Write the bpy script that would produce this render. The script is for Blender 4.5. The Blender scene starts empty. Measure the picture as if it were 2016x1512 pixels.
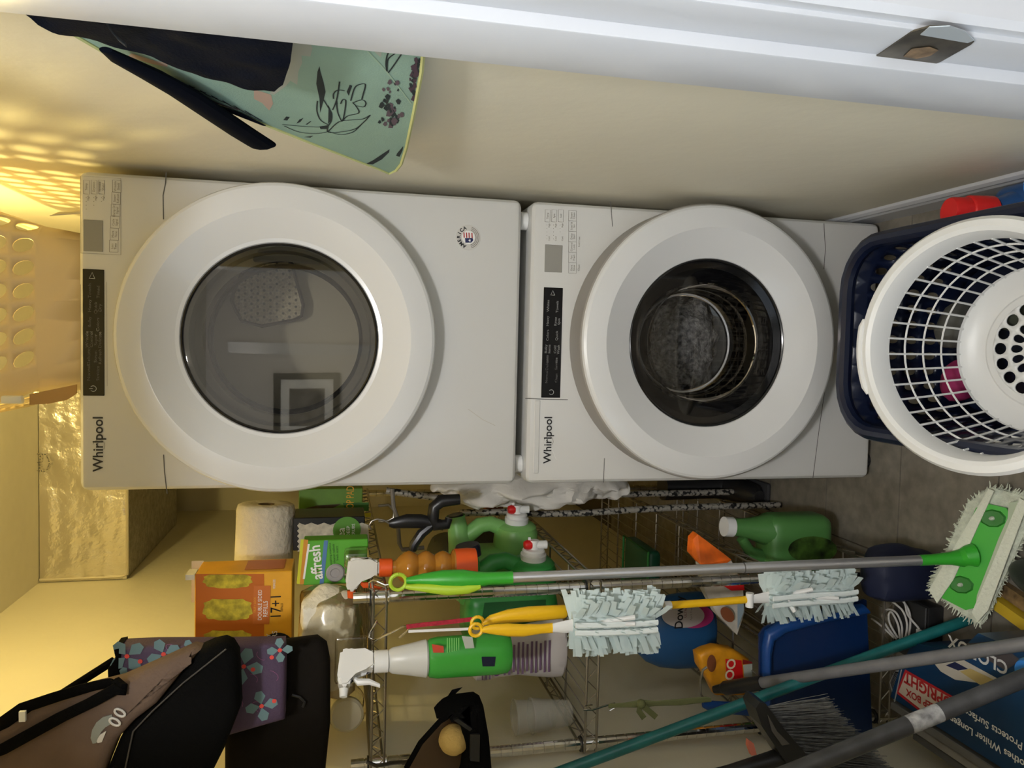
import bpy, bmesh, math, random
from mathutils import Vector, Matrix, noise
random.seed(7)
PI = math.pi
scene = bpy.context.scene
col = scene.collection

# ------------------------------------------------------------------ camera
# photo is a portrait shot stored on its side: image left = up, image top = right
FPX = 1514.0
CAM = Vector((-0.01231, -1.80671, 1.43177))
yaw, pitch, roll = -0.047808, 0.222034, 0.012429
fw = Vector((math.sin(yaw)*math.cos(pitch), math.cos(yaw)*math.cos(pitch), -math.sin(pitch)))
rt = Vector((math.cos(yaw), -math.sin(yaw), 0))
up = rt.cross(fw)
rt, up = math.cos(roll)*rt + math.sin(roll)*up, -math.sin(roll)*rt + math.cos(roll)*up
cd = bpy.data.cameras.new('camera'); cd.sensor_width = 36; cd.lens = 36*FPX/2016; cd.clip_start = .02
cam = bpy.data.objects.new('camera', cd); col.objects.link(cam)
cx_, cy_, cz_ = -up, rt, -fw
cam.matrix_world = Matrix(((cx_.x, cy_.x, cz_.x, CAM.x), (cx_.y, cy_.y, cz_.y, CAM.y), (cx_.z, cy_.z, cz_.z, CAM.z), (0, 0, 0, 1)))
scene.camera = cam

# ------------------------------------------------------------------ light
w = bpy.data.worlds.new('world'); scene.world = w; w.use_nodes = True
w.node_tree.nodes['Background'].inputs[0].default_value = (.76, .87, 1.0, 1)
w.node_tree.nodes['Background'].inputs[1].default_value = 1.15
scene.view_settings.view_transform = 'Standard'
scene.view_settings.look = 'None'
scene.view_settings.gamma = 1
scene.view_settings.use_curve_mapping = False
scene.view_settings.exposure = 0.38
BULB_W = 17.0
HALL_FILL_W = 62.0

# ------------------------------------------------------------------ helpers
def at(px, py, X=None, Y=None, Z=None, pl=None):
    d = fw + rt*((756-py)/FPX) + up*((1008-px)/FPX)
    if X is not None: t = (X-CAM.x)/d.x
    elif Y is not None: t = (Y-CAM.y)/d.y
    elif Z is not None: t = (Z-CAM.z)/d.z
    else: t = (pl[0]-CAM).dot(pl[1])/d.dot(pl[1])
    return CAM + d*t

MATS = {}
def mat(name, c, rough=.5, metal=0, var=0., scale=20, bump=0., bscale=None, spec=.5, trans=0., emit=0., coat=0., sss=0., alpha=1., translucent=0.):
    if name in MATS: return MATS[name]
    m = bpy.data.materials.new(name); m.use_nodes = True; nt = m.node_tree; N = nt.nodes; L = nt.links
    b = N['Principled BSDF']
    c = (c[0], c[1], c[2], 1)
    b.inputs['Base Color'].default_value = c
    b.inputs['Roughness'].default_value = rough
    b.inputs['Metallic'].default_value = metal
    b.inputs['Specular IOR Level'].default_value = spec
    b.inputs['Transmission Weight'].default_value = trans
    b.inputs['Coat Weight'].default_value = coat
    b.inputs['Alpha'].default_value = alpha
    if emit: b.inputs['Emission Color'].default_value = c; b.inputs['Emission Strength'].default_value = emit
    if var or bump:
        tc = N.new('ShaderNodeTexCoord'); n = N.new('ShaderNodeTexNoise'); n.inputs['Scale'].default_value = scale; n.inputs['Detail'].default_value = 6
        L.new(tc.outputs['Object'], n.inputs['Vector'])
        if var:
            r = N.new('ShaderNodeValToRGB')
            r.color_ramp.elements[0].position = .3; r.color_ramp.elements[1].position = .7
            r.color_ramp.elements[0].color = tuple(max(0, v*(1-var)) for v in c[:3]) + (1,)
            r.color_ramp.elements[1].color = tuple(min(1, v*(1+var)) for v in c[:3]) + (1,)
            L.new(n.outputs['Fac'], r.inputs[0]); L.new(r.outputs[0], b.inputs['Base Color'])
        if bump:
            n2 = N.new('ShaderNodeTexNoise'); n2.inputs['Scale'].default_value = bscale or scale; n2.inputs['Detail'].default_value = 5
            L.new(tc.outputs['Object'], n2.inputs['Vector'])
            bp = N.new('ShaderNodeBump'); bp.inputs['Strength'].default_value = bump; bp.inputs['Distance'].default_value = .01
            L.new(n2.outputs['Fac'], bp.inputs['Height']); L.new(bp.outputs[0], b.inputs['Normal'])
    if translucent:
        t = N.new('ShaderNodeBsdfTranslucent'); t.inputs[0].default_value = c
        mx = N.new('ShaderNodeMixShader'); mx.inputs[0].default_value = translucent
        L.new(b.outputs[0], mx.inputs[1]); L.new(t.outputs[0], mx.inputs[2]); L.new(mx.outputs[0], N['Material Output'].inputs[0])
    MATS[name] = m
    return m

def glass_mat(name, tint, gloss=.12, rough=.02, ior=1.45):
    m = bpy.data.materials.new(name); m.use_nodes = True; nt = m.node_tree; N = nt.nodes; L = nt.links
    N.remove(N['Principled BSDF'])
    tr = N.new('ShaderNodeBsdfTransparent'); tr.inputs[0].default_value = (*tint, 1)
    gl = N.new('ShaderNodeBsdfGlossy'); gl.inputs['Roughness'].default_value = rough; gl.inputs[0].default_value = (1, .93, .82, 1)
    fr = N.new('ShaderNodeFresnel'); fr.inputs[0].default_value = ior
    ad = N.new('ShaderNodeMath'); ad.operation = 'ADD'; ad.inputs[1].default_value = gloss; ad.use_clamp = True
    mx = N.new('ShaderNodeMixShader')
    L.new(fr.outputs[0], ad.inputs[0]); L.new(ad.outputs[0], mx.inputs[0]); L.new(tr.outputs[0], mx.inputs[1]); L.new(gl.outputs[0], mx.inputs[2])
    L.new(mx.outputs[0], N['Material Output'].inputs[0])
    MATS[name] = m
    return m

class MB:
    def __init__(s): s.bm = bmesh.new()
    def box(s, a, b, M=None, bev=0, seg=2):
        a, b = Vector(a), Vector(b)
        g = bmesh.ops.create_cube(s.bm, size=1)['verts']
        c, d = (a+b)/2, b-a
        for v in g: v.co = Vector((v.co.x*d.x, v.co.y*d.y, v.co.z*d.z)) + c
        if bev:
            e = list({e for v in g for e in v.link_edges})
            g = bmesh.ops.bevel(s.bm, geom=e, offset=bev, segments=seg, profile=.5, affect='EDGES')['verts']
            g = list({v for v in g})
        if M is not None:
            # all verts of this piece
            seen = set(g)
            for v in g: v.co = M @ v.co
        return s
    def _frame(s, d):
        d = d.normalized(); a = Vector((0, 0, 1)) if abs(d.z) < .9 else Vector((1, 0, 0))
        u = d.cross(a).normalized(); return u, d.cross(u)
    def tube(s, pts, r, seg=8, caps=True, flat=None):
        pts = [Vector(p) for p in pts]; n = len(pts)
        R = r if isinstance(r, (list, tuple)) else [r]*n
        rings = []; u = None
        for i, p in enumerate(pts):
            d = (pts[min(i+1, n-1)] - pts[max(i-1, 0)])
            if d.length < 1e-9: d = Vector((0, 0, 1))
            d.normalize()
            if u is None: u, v = s._frame(d)
            else:
                u = (u - d*u.dot(d)).normalized(); v = d.cross(u)
            ring = []
            for k in range(seg):
                t = 2*PI*k/seg
                if flat: off = flat[0]*math.cos(t)*R[i] + flat[1]*math.sin(t)*R[i]
                else: off = u*math.cos(t)*R[i] + v*math.sin(t)*R[i]
                ring.append(s.bm.verts.new(p + off))
            rings.append(ring)
        for a, b in zip(rings, rings[1:]):
            for k in range(seg): s.bm.faces.new((a[k], a[(k+1) % seg], b[(k+1) % seg], b[k]))
        if caps:
            s.bm.faces.new(rings[0][::-1]); s.bm.faces.new(rings[-1])
        return s
    def lathe(s, prof, M=None, seg=32, capa=False, capb=False, sx=1., sy=1.):
        M = M or Matrix(); rings = []
        for r, z in prof:
            rings.append([s.bm.verts.new(M @ Vector((sx*r*math.cos(2*PI*k/seg), sy*r*math.sin(2*PI*k/seg), z))) for k in range(seg)])
        for a, b in zip(rings, rings[1:]):
            for k in range(seg): s.bm.faces.new((a[k], a[(k+1) % seg], b[(k+1) % seg], b[k]))
        if capa: s.bm.faces.new(rings[0][::-1])
        if capb: s.bm.faces.new(rings[-1])
        return s
    def poly(s, pts, ext=None):
        vs = [s.bm.verts.new(Vector(p)) for p in pts]
        if ext is None: s.bm.faces.new(vs)
        else:
            e = Vector(ext); ws = [s.bm.verts.new(v.co + e) for v in vs]
            s.bm.faces.new(vs[::-1]); s.bm.faces.new(ws)
            n = len(vs)
            for i in range(n): s.bm.faces.new((vs[i], vs[(i+1) % n], ws[(i+1) % n], ws[i]))
        return s
    def ribbon(s, pts, wd, nrm):
        nrm = Vector(nrm).normalized(); pts = [Vector(p) for p in pts]; L = []
        n = len(pts)
        for i, p in enumerate(pts):
            d = (pts[min(i+1, n-1)] - pts[max(i-1, 0)]).normalized(); o = d.cross(nrm)*wd/2
            L.append((s.bm.verts.new(p+o), s.bm.verts.new(p-o)))
        for a, b in zip(L, L[1:]): s.bm.faces.new((a[0], a[1], b[1], b[0]))
        return s
    def ball(s, c, r, sub=3, scl=(1, 1, 1), M=None, amp=0, fr=1., seed=0, box=0):
        g = bmesh.ops.create_icosphere(s.bm, subdivisions=sub, radius=1)['verts']
        c = Vector(c)
        for v in g:
            p = v.co.copy()
            if box:
                m = max(abs(p.x), abs(p.y), abs(p.z)); p = p.lerp(p/m*.88, box)
            q = Vector((p.x*scl[0]*r, p.y*scl[1]*r, p.z*scl[2]*r))
            if amp:
                f = noise.noise(q*fr + Vector((seed*3.1, seed*1.7, 5)))+.5*noise.noise(q*fr*2.3 + Vector((seed, 7, 1)))
                q *= 1 + amp*f
            v.co = (M @ q if M is not None else q) + c
        return s
    def obj(s, name, m, parent=None, smooth=True, ang=.6):
        bmesh.ops.remove_doubles(s.bm, verts=s.bm.verts, dist=1e-6) if len(s.bm.verts) < 16000 else None
        bmesh.ops.recalc_face_normals(s.bm, faces=s.bm.faces)
        me = bpy.data.meshes.new(name); s.bm.to_mesh(me); s.bm.free()
        if smooth:
            for p in me.polygons: p.use_smooth = True
            me.set_sharp_from_angle(angle=ang)
        o = bpy.data.objects.new(name, me); col.objects.link(o)
        me.materials.append(m)
        if parent is not None: setp(o, parent)
        return o

def setp(o, p):
    o.parent = p
    if p.type == 'EMPTY': o.matrix_parent_inverse = Matrix.Translation(-p.location)
    return o
def tag(o, label, cat, group=None):
    o['label'] = label; o['category'] = cat
    if group: o['group'] = group
    return o
def thing(name, label, cat, loc, group=None):
    o = bpy.data.objects.new(name, None); col.objects.link(o); o.location = Vector(loc); o.empty_display_size = .05
    return tag(o, label, cat, group)
def struct(o): o['kind'] = 'structure'; return o
def stuff(o): o['kind'] = 'stuff'; return o

def text(s, pos, right, upv, size, m, parent, name='lettering', align='CENTER', bold=0, sx=1.):
    right, upv = Vector(right).normalized(), Vector(upv).normalized(); n = right.cross(upv)
    cu = bpy.data.curves.new('t', 'FONT'); cu.body = s; cu.size = size; cu.align_x = align; cu.align_y = 'CENTER'; cu.offset = bold; cu.resolution_u = 3
    t = bpy.data.objects.new('t', cu); col.objects.link(t)
    dg = bpy.context.evaluated_depsgraph_get(); me = bpy.data.meshes.new_from_object(t.evaluated_get(dg))
    bpy.data.objects.remove(t); bpy.data.curves.remove(cu)
    pos = Vector(pos)
    me.transform(Matrix(((right.x*sx, upv.x, n.x, pos.x), (right.y*sx, upv.y, n.y, pos.y), (right.z*sx, upv.z, n.z, pos.z), (0, 0, 0, 1))))
    me.materials.clear(); me.materials.append(m)
    o = bpy.data.objects.new(name, me); col.objects.link(o)
    setp(o, parent)
    return o
RX, UZ = Vector((1, 0, 0)), Vector((0, 0, 1))
def ftext(s, px, py, Y, size, m, parent, **k):       # lettering on a plane facing the room
    p = at(px, py, Y=Y); return text(s, p, RX, UZ, size, m, parent, **k)
def quad_px(mb, Y, *px): mb.poly([at(x, y, Y=Y) for x, y in px]); return mb
def frect(mb, x0, x1, z0, z1, y): mb.poly([(x0, y, z0), (x1, y, z0), (x1, y, z1), (x0, y, z1)]); return mb
def AX(c, d):   # matrix with local z along d
    d = Vector(d).normalized(); q = d.to_track_quat('Z', 'Y'); return Matrix.Translation(Vector(c)) @ q.to_matrix().to_4x4()

# ------------------------------------------------------------------ materials
M_wall = mat('wall_paint', (.78, .73, .58), .55, var=.03, scale=3, bump=.12, bscale=25)
M_ceil = mat('ceiling_paint', (.82, .78, .68), .6, var=.02)
M_trim = mat('trim_paint', (.60, .61, .63), .3, var=.03, scale=6, bump=.05, bscale=30)
M_white = mat('appliance_white', (.66, .655, .63), .32, coat=.2)
M_whiteg = mat('door_white', (.70, .70, .69), .22, coat=.3)
M_seam = mat('seam_dark', (.10, .095, .085), .6)
M_greyprint = mat('print_grey', (.22, .2, .17), .6)
M_lightprint = mat('print_light', (.42, .42, .40), .6)
M_black = mat('black_plastic', (.012, .012, .013), .35)
M_blackgloss = mat('black_gloss', (.008, .008, .009), .12)
M_display = mat('display_grey', (.30, .29, .26), .25)
M_chrome = mat('chrome', (.78, .76, .72), .10, metal=1, var=.12, scale=60)
M_wire = mat('dark_wire', (.28, .25, .21), .35, metal=.85)
M_foil = mat('foil', (.78, .74, .66), .24, metal=.8, bump=.9, bscale=18, var=.05, scale=9)
M_navy = mat('navy_cloth', (.003, .0045, .010), .9, bump=.2, bscale=300, spec=.08)
M_blackcloth = mat('black_cloth', (.003, .003, .003), .9, bump=.2, bscale=300, spec=.08)
M_brown = mat('brown_canvas', (.15, .105, .08), .85, bump=.9, bscale=14, var=.12, scale=12, spec=.12)
M_whiteplastic = mat('white_plastic', (.80, .80, .78), .35)
M_whiteprint = mat('print_white', (.85, .85, .82), .5)
M_orangebox = mat('box_orange', (.82, .40, .02), .45, var=.06)
M_navyplastic = mat('navy_plastic', (.004, .008, .028), .3)
M_blue = mat('blue_plastic', (.006, .050, .21), .38)  # darkened: the shade over the dustpan is put into this blue
M_teal = mat('teal_paint', (.010, .13, .13), .35, var=.15, scale=30)
M_gun = mat('grey_pole', (.13, .13, .135), .4, var=.12, scale=30)
M_darkpole = mat('dark_grey_pole', (.06, .06, .062), .45, var=.3, scale=25)
M_silver = mat('silver_tube', (.55, .55, .56), .3, metal=.8)
M_yellow = mat('yellow_plastic', (.86, .50, .01), .35)
M_lime = mat('lime_grip', (.42, .62, .03), .5)
M_green = mat('mop_green', (.035, .36, .025), .4)  # green lowered to hold the shade around the mop
M_jug1 = mat('jug_green_pale', (.22, .50, .14), .35)
M_jug2 = mat('jug_green_deep', (.035, .28, .055), .35)
M_red = mat('red_plastic', (.62, .012, .012), .3)
M_orange = mat('orange_red', (.80, .10, .01), .4)
M_fluff = mat('duster_fibre', (.72, .82, .80), .9, translucent=.25)
M_clear = glass_mat('clear_plastic', (.93, .93, .90), .05, .12)
M_clearbag = glass_mat('bag_plastic', (.90, .89, .83), .10, .2)
M_amber = mat('amber_liquid', (.62, .26, .03), .12, trans=.35)
M_braid = None

# ------------------------------------------------------------------ setting
XL, XR, YB, YF, ZC = -.965, .366, 2.75, -1.04, 2.557
XJ = .290                      # face of the door jamb
def plane(name, pts, m):
    mb = MB(); mb.poly(pts); return struct(mb.obj(name, m, smooth=False))
def slab(name, a, b, m, bev=0):
    mb = MB(); mb.box(a, b, bev=bev); return struct(mb.obj(name, m, smooth=False))

# floor with tiles
def floor_mat():
    m = bpy.data.materials.new('floor_tile'); m.use_nodes = True; N = m.node_tree.nodes; L = m.node_tree.links; b = N['Principled BSDF']
    tc = N.new('ShaderNodeTexCoord'); n = N.new('ShaderNodeTexNoise'); n.inputs['Scale'].default_value = 30; n.inputs['Detail'].default_value = 8
    n2 = N.new('ShaderNodeTexNoise'); n2.inputs['Scale'].default_value = 4
    L.new(tc.outputs['Object'], n.inputs[0]); L.new(tc.outputs['Object'], n2.inputs[0])
    r = N.new('ShaderNodeValToRGB'); r.color_ramp.elements[0].color = (.13, .115, .09, 1); r.color_ramp.elements[1].color = (.25, .225, .18, 1)
    r.color_ramp.elements[0].position = .35; r.color_ramp.elements[1].position = .65
    mx = N.new('ShaderNodeMath'); mx.operation = 'MULTIPLY_ADD'; mx.inputs[1].default_value = .5
    h = N.new('ShaderNodeMath'); h.operation = 'MULTIPLY'; h.inputs[1].default_value = .5
    L.new(n2.outputs['Fac'], h.inputs[0]); L.new(n.outputs['Fac'], mx.inputs[0]); L.new(h.outputs[0], mx.inputs[2]); L.new(mx.outputs[0], r.inputs[0])
    L.new(r.outputs[0], b.inputs['Base Color']); b.inputs['Roughness'].default_value = .45
    return m
M_floor = floor_mat()
M_grout = mat('grout', (.09, .075, .055), .8)
fl = slab('floor', (XL-.1, -4.6, -.05), (XR+1.4, YB+.1, -.003), M_grout)
TS = .305
me_tile = None
ix = 0
for i in range(-1, 5):
    for j in range(-4, 10):
        x0, y0 = XL + i*TS + .12, -1.0 + j*TS
        x1, y1 = min(x0+TS-.004, XR), min(y0+TS-.004, YB); x0 = max(x0, XL)
        if x1-x0 < .02 or y1-y0 < .02: continue
        mb = MB(); mb.box((x0, y0, -.003), (x1, y1, 0))
        t = mb.obj('tile', M_floor, fl, smooth=False)
struct(slab('wall_left', (XL-.08, YF-.12, 0), (XL, YB, ZC), M_wall))
struct(slab('wall_right', (XR, YF, 0), (XR+.08, YB, ZC), M_wall))
struct(slab('wall_back', (XL, YB, 0), (XR, YB+.08, ZC), M_wall))
slab('ceiling', (XL-.1, YF-.12, ZC), (XR+.1, YB+.1, ZC+.06), M_ceil)
# partition with the doorway the photograph looks through
XD = -.53
wf = slab('wall_front', (XR, YF-.12, 0), (XR+1.3, YF, ZC), M_wall)
slab('wall_front_lintel', (XD, YF-.12, 2.06), (XR, YF, ZC), M_wall).name = 'wall_lintel'
slab('wall_doorside', (XL-.08, YF-.12, 0), (XD, YF, ZC), M_wall)
# baseboard along the right wall
bb = MB()
prof = [(XR, .0), (XR-.014, .0), (XR-.014, .072), (XR-.011, .080), (XR-.011, .088), (XR-.006, .098), (XR, .102)]
bb.poly([(x, -.98, z) for x, z in prof], ext=(0, YB+.98, 0))
struct(bb.obj('baseboard_right', M_trim, smooth=False))
# door jamb: return face, stop, strike face, casing
jb = MB()
YJ1 = at(1616, 34, X=XJ).y; ys1 = at(1616, 95, X=XJ).y
XS = XJ-.0125
YJ0 = at(1616, 196, X=XS).y
jb.box((XJ, YJ1, 0), (XR, ys1, 2.06), bev=.002)
jamb = struct(jb.obj('trim_1', M_trim))
stp = MB(); stp.box((XS, ys1, 0), (XR, YJ0, 2.06), bev=.0025)
setp(stp.obj('door_stop', M_trim), jamb)
cas = MB()
yc = at(1616, 34, X=XJ).y
cas.poly([(XJ+.005, yc, 0), (XJ+.005, yc-.012, 0), (XJ+.012, yc-.017, 0), (XJ+.075, yc-.02, 0), (XJ+.085, yc-.016, 0), (XJ+.085, yc, 0)], ext=(0, 0, 2.1))
setp(cas.obj('casing', M_trim, smooth=False), jamb)
# strike plate
spl = MB()
pc = [(1725, 111), (1795, 63), (1830, 53), (1870, 53), (1918, 82), (1912, 88), (1852, 122), (1833, 129)]
q = [at(x, y, X=XJ-.0012) for x, y in pc]
M_strike = mat('worn_brass', (.10, .085, .06), .38, metal=.8, var=.5, scale=35)
spl.poly(q, ext=(.0016, 0, 0))
sp_ = setp(spl.obj('strike_plate', M_strike, smooth=False), jamb); sp_['label'] = 'dark worn metal strike plate'
lip = MB(); lip.poly([at(x, y, X=XJ-.0026) for x, y in ((1812, 69), (1830, 54), (1870, 52), (1900, 62), (1918, 80), (1905, 85))], ext=(.001, 0, 0))
setp(lip.obj('strike_lip', mat('lip_steel', (.6, .66, .70), .3, metal=.5), smooth=False), sp_)
hole = MB(); hole.poly([at(x, y, X=XJ-.0018) for x, y in ((1778, 112), (1795, 96), (1830, 92), (1848, 99), (1832, 110), (1805, 116))])
setp(hole.obj('latch_hole', mat('raw_wood', (.20, .13, .07), .8, var=.5, scale=60), smooth=False), sp_)

# hall behind the camera (seen only as reflections, and the way the daylight comes in)
slab('wall_hall', (-1.05, -4.1, 0), (.88, -4.02, 2.5), mat('hall_paint', (.62, .60, .58), .6))
slab('wall_lightblock', (.80, -4.1, 0), (.88, YF-.12, 2.5), mat('hall_paint', (.62, .60, .58), .6))  # unseen wall added to block light from the hall's right side
slab('ceiling_hall', (-1.7, -4.1, 2.5), (.88, YF-.12, 2.56), M_ceil)
slab('trim_2', (-.12, -4.02, 0), (-.02, -3.99, 2.3), M_trim)
slab('trim_3', (.62, -4.02, 0), (.72, -3.99, 2.3), M_trim)
pf = thing('picture_frame', 'dark picture frame hanging on the hall wall, reflected in the dryer window', 'picture', (-.62, -4.01, 1.3))
mb = MB()
for a, b in (((-.95, 1.3), (-.89, 1.9)), ((-.35, 1.3), (-.29, 1.9)), ((-.89, 1.3), (-.35, 1.36)), ((-.89, 1.84), (-.35, 1.9))): mb.box((a[0], -4.018, a[1]), (b[0], -3.99, b[1]))
mb.obj('frame', M_black, pf, smooth=False)
mb = MB(); mb.box((-.89, -4.018, 1.36), (-.35, -4.008, 1.84)); mb.obj('mat_board', M_whiteprint, pf, smooth=False)
mb = MB(); mb.box((-.80, -4.008, 1.44), (-.44, -4.004, 1.76)); mb.obj('picture', mat('picture_grey', (.18, .17, .16), .6, var=.6, scale=9), pf, smooth=False)

# added fill lamp, unseen behind the camera, brightening the machine fronts
HL = Vector((-.15, -2.25, 2.40))
hl = thing('hall_fill_lamp', 'added unseen fill lamp on the hall ceiling behind the viewer', 'light', (HL.x, HL.y, 2.499))
mb = MB(); mb.lathe([(0, 2.499), (.14, 2.499), (.145, 2.49), (.14, 2.475), (0, 2.475)], Matrix.Translation((HL.x, HL.y, 0)), 32); mb.obj('fill_lamp_base', M_whiteplastic, hl)
mb = MB(); mb.lathe([(.13, 2.475), (.125, 2.455), (.09, 2.435), (.04, 2.425), (0, 2.423)], Matrix.Translation((HL.x, HL.y, 0)), 32); mb.obj('fill_dome', mat('fill_dome_glow', (1, .96, .9), .4, emit=6), hl)
ld = bpy.data.lights.new('hall_fill_light', 'POINT'); ld.energy = HALL_FILL_W; ld.color = (.98, .98, 1); ld.shadow_soft_size = .10
lo = bpy.data.objects.new('hall_fill_light', ld); col.objects.link(lo); setp(lo, hl); lo.location = Vector((HL.x, HL.y, 2.36))

# ------------------------------------------------------------------ ceiling light (above the dryer, out of frame)
LB = Vector((-.06, .33, 2.44))
cl = thing('ceiling_light', 'bare warm ceiling bulb above the dryer', 'light', (LB.x, LB.y, ZC))
mb = MB(); mb.lathe([(.0, ZC-.001), (.055, ZC-.001), (.055, ZC-.015), (.03, ZC-.03), (.024, ZC-.055), (.0, ZC-.055)], Matrix.Translation((LB.x, LB.y, 0)), 24)
mb.obj('lamp_holder', M_whiteplastic, cl)
mb = MB(); mb.lathe([(.0, -.045), (.018, -.041), (.032, -.026), (.036, -.004), (.030, .018), (.016, .040), (.013, .062), (0, .062)], Matrix.Translation(LB), 24)
o = mb.obj('bulb', mat('bulb_glow', (1, .78, .42), .3, emit=14), cl)
ld = bpy.data.lights.new('bulb_light', 'POINT'); ld.energy = BULB_W; ld.color = (1, .79, .28); ld.shadow_soft_size = .03
lo = bpy.data.objects.new('bulb_light', ld); col.objects.link(lo); setp(lo, cl); lo.location = LB + Vector((0, 0, -.06))

# ------------------------------------------------------------------ washer and dryer
W2 = .343
M_drum = mat('drum_steel', (.52, .51, .48), .4, metal=.25)
M_glass_d = glass_mat('window_smoked', (.60, .57, .48), .05, .015)
M_glass_w = glass_mat('window_black', (.80, .80, .80), .015, .01, 1.35)
M_glass_b = glass_mat('bowl_glass', (.88, .88, .88), .04, .01, 1.5)
def appliance(name, label, z0, z1, kind):
    t = thing(name, label, 'dryer' if kind == 'd' else 'washing machine', (0, .39, z0))
    yb = .78
    # door geometry measured on the photograph
    yd = -.066 if kind == 'd' else -.098
    DD = .0 if kind == 'd' else .030
    if kind == 'd': e = [(215, 664), (862, 664), (538, 360), (538, 967)]
    else: e = [(1144, 672), (1648, 672), (1396, 404), (1396, 941)]
    zz = [at(*p, Y=yd).z for p in e[:2]]; xx = [at(*p, Y=yd).x for p in e[2:]]
    cz, cx = sum(zz)/2, sum(xx)/2; Ro = (abs(zz[0]-zz[1]) + abs(xx[0]-xx[1]))/4
    print(name, 'door', cx, cz, Ro, zz, xx)
    cx = max(min(cx, .02), -.02)
    # cabinet with an opening for the drum
    mb = MB(); mb.box((-W2, 0, z0), (W2, yb, z1), bev=.018, seg=3)
    cab = mb.obj('cabinet', M_white, t, ang=.5)
    cut = MB(); cut.lathe([(.245, -.2), (.245, .62)], AX((cx, 0, cz), (0, 1, 0)), 48, True, True)
    co = cut.obj('cut', M_white)
    md = cab.modifiers.new('b', 'BOOLEAN'); md.object = co; md.operation = 'DIFFERENCE'; md.solver = 'EXACT'
    bpy.context.view_layer.update()
    dg = bpy.context.evaluated_depsgraph_get()
    nm = bpy.data.meshes.new_from_object(cab.evaluated_get(dg)); cab.modifiers.clear(); cab.data = nm
    for p in nm.polygons: p.use_smooth = True
    nm.set_sharp_from_angle(angle=.5)
    bpy.data.objects.remove(co)
    AXM = AX((cx, 0, cz), (0, -1, 0))          # local z towards the room
    mb = MB(); mb.lathe([(.243, .03), (.243, -.60), (.0, -.605)], AXM, 48)
    drum = mb.obj('drum', M_drum if kind == 'd' else mat('drum_dark', (.10, .10, .10), .4, metal=.2), t)
    # door
    Rm, Rg = Ro*.835, Ro*.615
    if kind == 'd':
        prof = [(Ro-.004, .0), (Ro, .006), (Ro, .056), (Ro-.003, .062), (Ro-.009, .0655), (Ro-.018, .067), (Rm+.001, .0705), (Rm-.001, .0705), (Rg+.012, .042), (Rg+.004, .040), (Rg+.002, .036), (Rg, .010), (Rg, -.004)]
    else:
        prof = [(Ro-.004, .0), (Ro, .006), (Ro, .060+DD), (Ro-.003, .066+DD), (Ro-.009, .0695+DD), (Ro-.018, .071+DD), (Rm+.001, .0745+DD), (Rm-.001, .0745+DD), (Rg+.010, .044+DD), (Rg+.003, .041+DD), (Rg+.001, .037+DD), (Rg, .010), (Rg, -.004)]
    mb = MB(); mb.lathe(prof, AXM, 96)
    door = mb.obj('door', M_whiteg, t, ang=.12)
    if kind == 'w':
        mb = MB(); mb.lathe([(Ro-.001, .001), (Ro+.003, .003), (Ro+.003, .056+DD), (Ro-.001, .060+DD)], AXM, 96); mb.obj('door_band', mat('band_grey', (.30, .28, .25), .45), door)
    AXM = AX((cx, -DD, cz), (0, -1, 0))
    mb = MB(); mb.lathe([(Rg+.0015, .0385), (Rg-.0015, .040), (Rg-.004, .038), (Rg-.004, .032), (Rg-.001, .032)], AXM, 80)
    mb.obj('window_trim', M_blackgloss, door)
    if kind == 'd':
        mb = MB(); mb.lathe([(Rg-.002, .035), (Rg*.7, .0365), (Rg*.35, .0372), (.0, .0375)], AXM, 64)
        mb.obj('window_pane', M_glass_d, door)
        mb = MB(); mb.lathe([(Rg-.002, .033), (Rg-.012, .024), (Rg-.014, -.03), (Rg-.03, -.04)], AXM, 64)
        mb.obj('inner_rim', mat('rim_grey', (.16, .155, .14), .4), door)
        mb = MB(); mb.lathe([(.185, -.16), (.178, -.155), (.172, -.16), (.178, -.168), (.185, -.16)], AXM, 64); mb.obj('drum_lip', M_black, drum)
        # perforated air grille at the back of the drum
        yg = .53
        pts = [(478, 537), (520, 517), (566, 511), (575, 520), (597, 600), (594, 622), (580, 630), (516, 642), (476, 632), (466, 614), (456, 592), (460, 575)]
        g = MB(); g.poly([at(x, y, Y=yg) for x, y in pts], ext=(0, .03, 0)); gr = g.obj('air_grille', mat('grille_metal', (.50, .47, .40), .4, metal=.3, var=.4, scale=160), t, smooth=False)
        rim = MB(); pp = [at(x, y, Y=yg-.003) for x, y in pts]; rim.tube(pp+[pp[0]], .006, 6); rim.obj('grille_rim', M_black, gr)
        hb = MB()
        for i in range(10):
            for j in range(9):
                px, py = 470+i*12.5, 520+j*13+ (6 if i % 2 else 0)
                # keep inside outline
                ins = False; n = len(pts); k = n-1
                for a in range(n):
                    if (pts[a][1] > py) != (pts[k][1] > py) and px < (pts[k][0]-pts[a][0])*(py-pts[a][1])/(pts[k][1]-pts[a][1])+pts[a][0]: ins = not ins
                    k = a
                if ins:
                    p = at(px, py, Y=yg-.002); hb.lathe([(.0, 0), (.0042, 0)], AX(p, (0, -1, 0)), 6)
        stuff(hb.obj('grille_holes', M_black, gr, smooth=False))
    else:
        mb = MB(); mb.lathe([(Rg-.002, .035), (.0, .036)], AXM, 64); mb.obj('window_pane', M_glass_w, door)
        mb = MB(); mb.lathe([(Rg-.003, .033), (Rg-.02, .025), (Rg-.022, -.02), (.148, -.05), (.146, -.09)], AXM, 64)
        mb.obj('gasket', M_blackgloss, door)
        mb = MB(); mb.lathe([(.150, .012), (.146, .01), (.140, -.06), (.128, -.10), (.124, -.105), (.10, -.112), (.05, -.118), (0, -.12)], AXM, 64)
        mb.obj('glass_bowl', M_glass_b, door)
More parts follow.
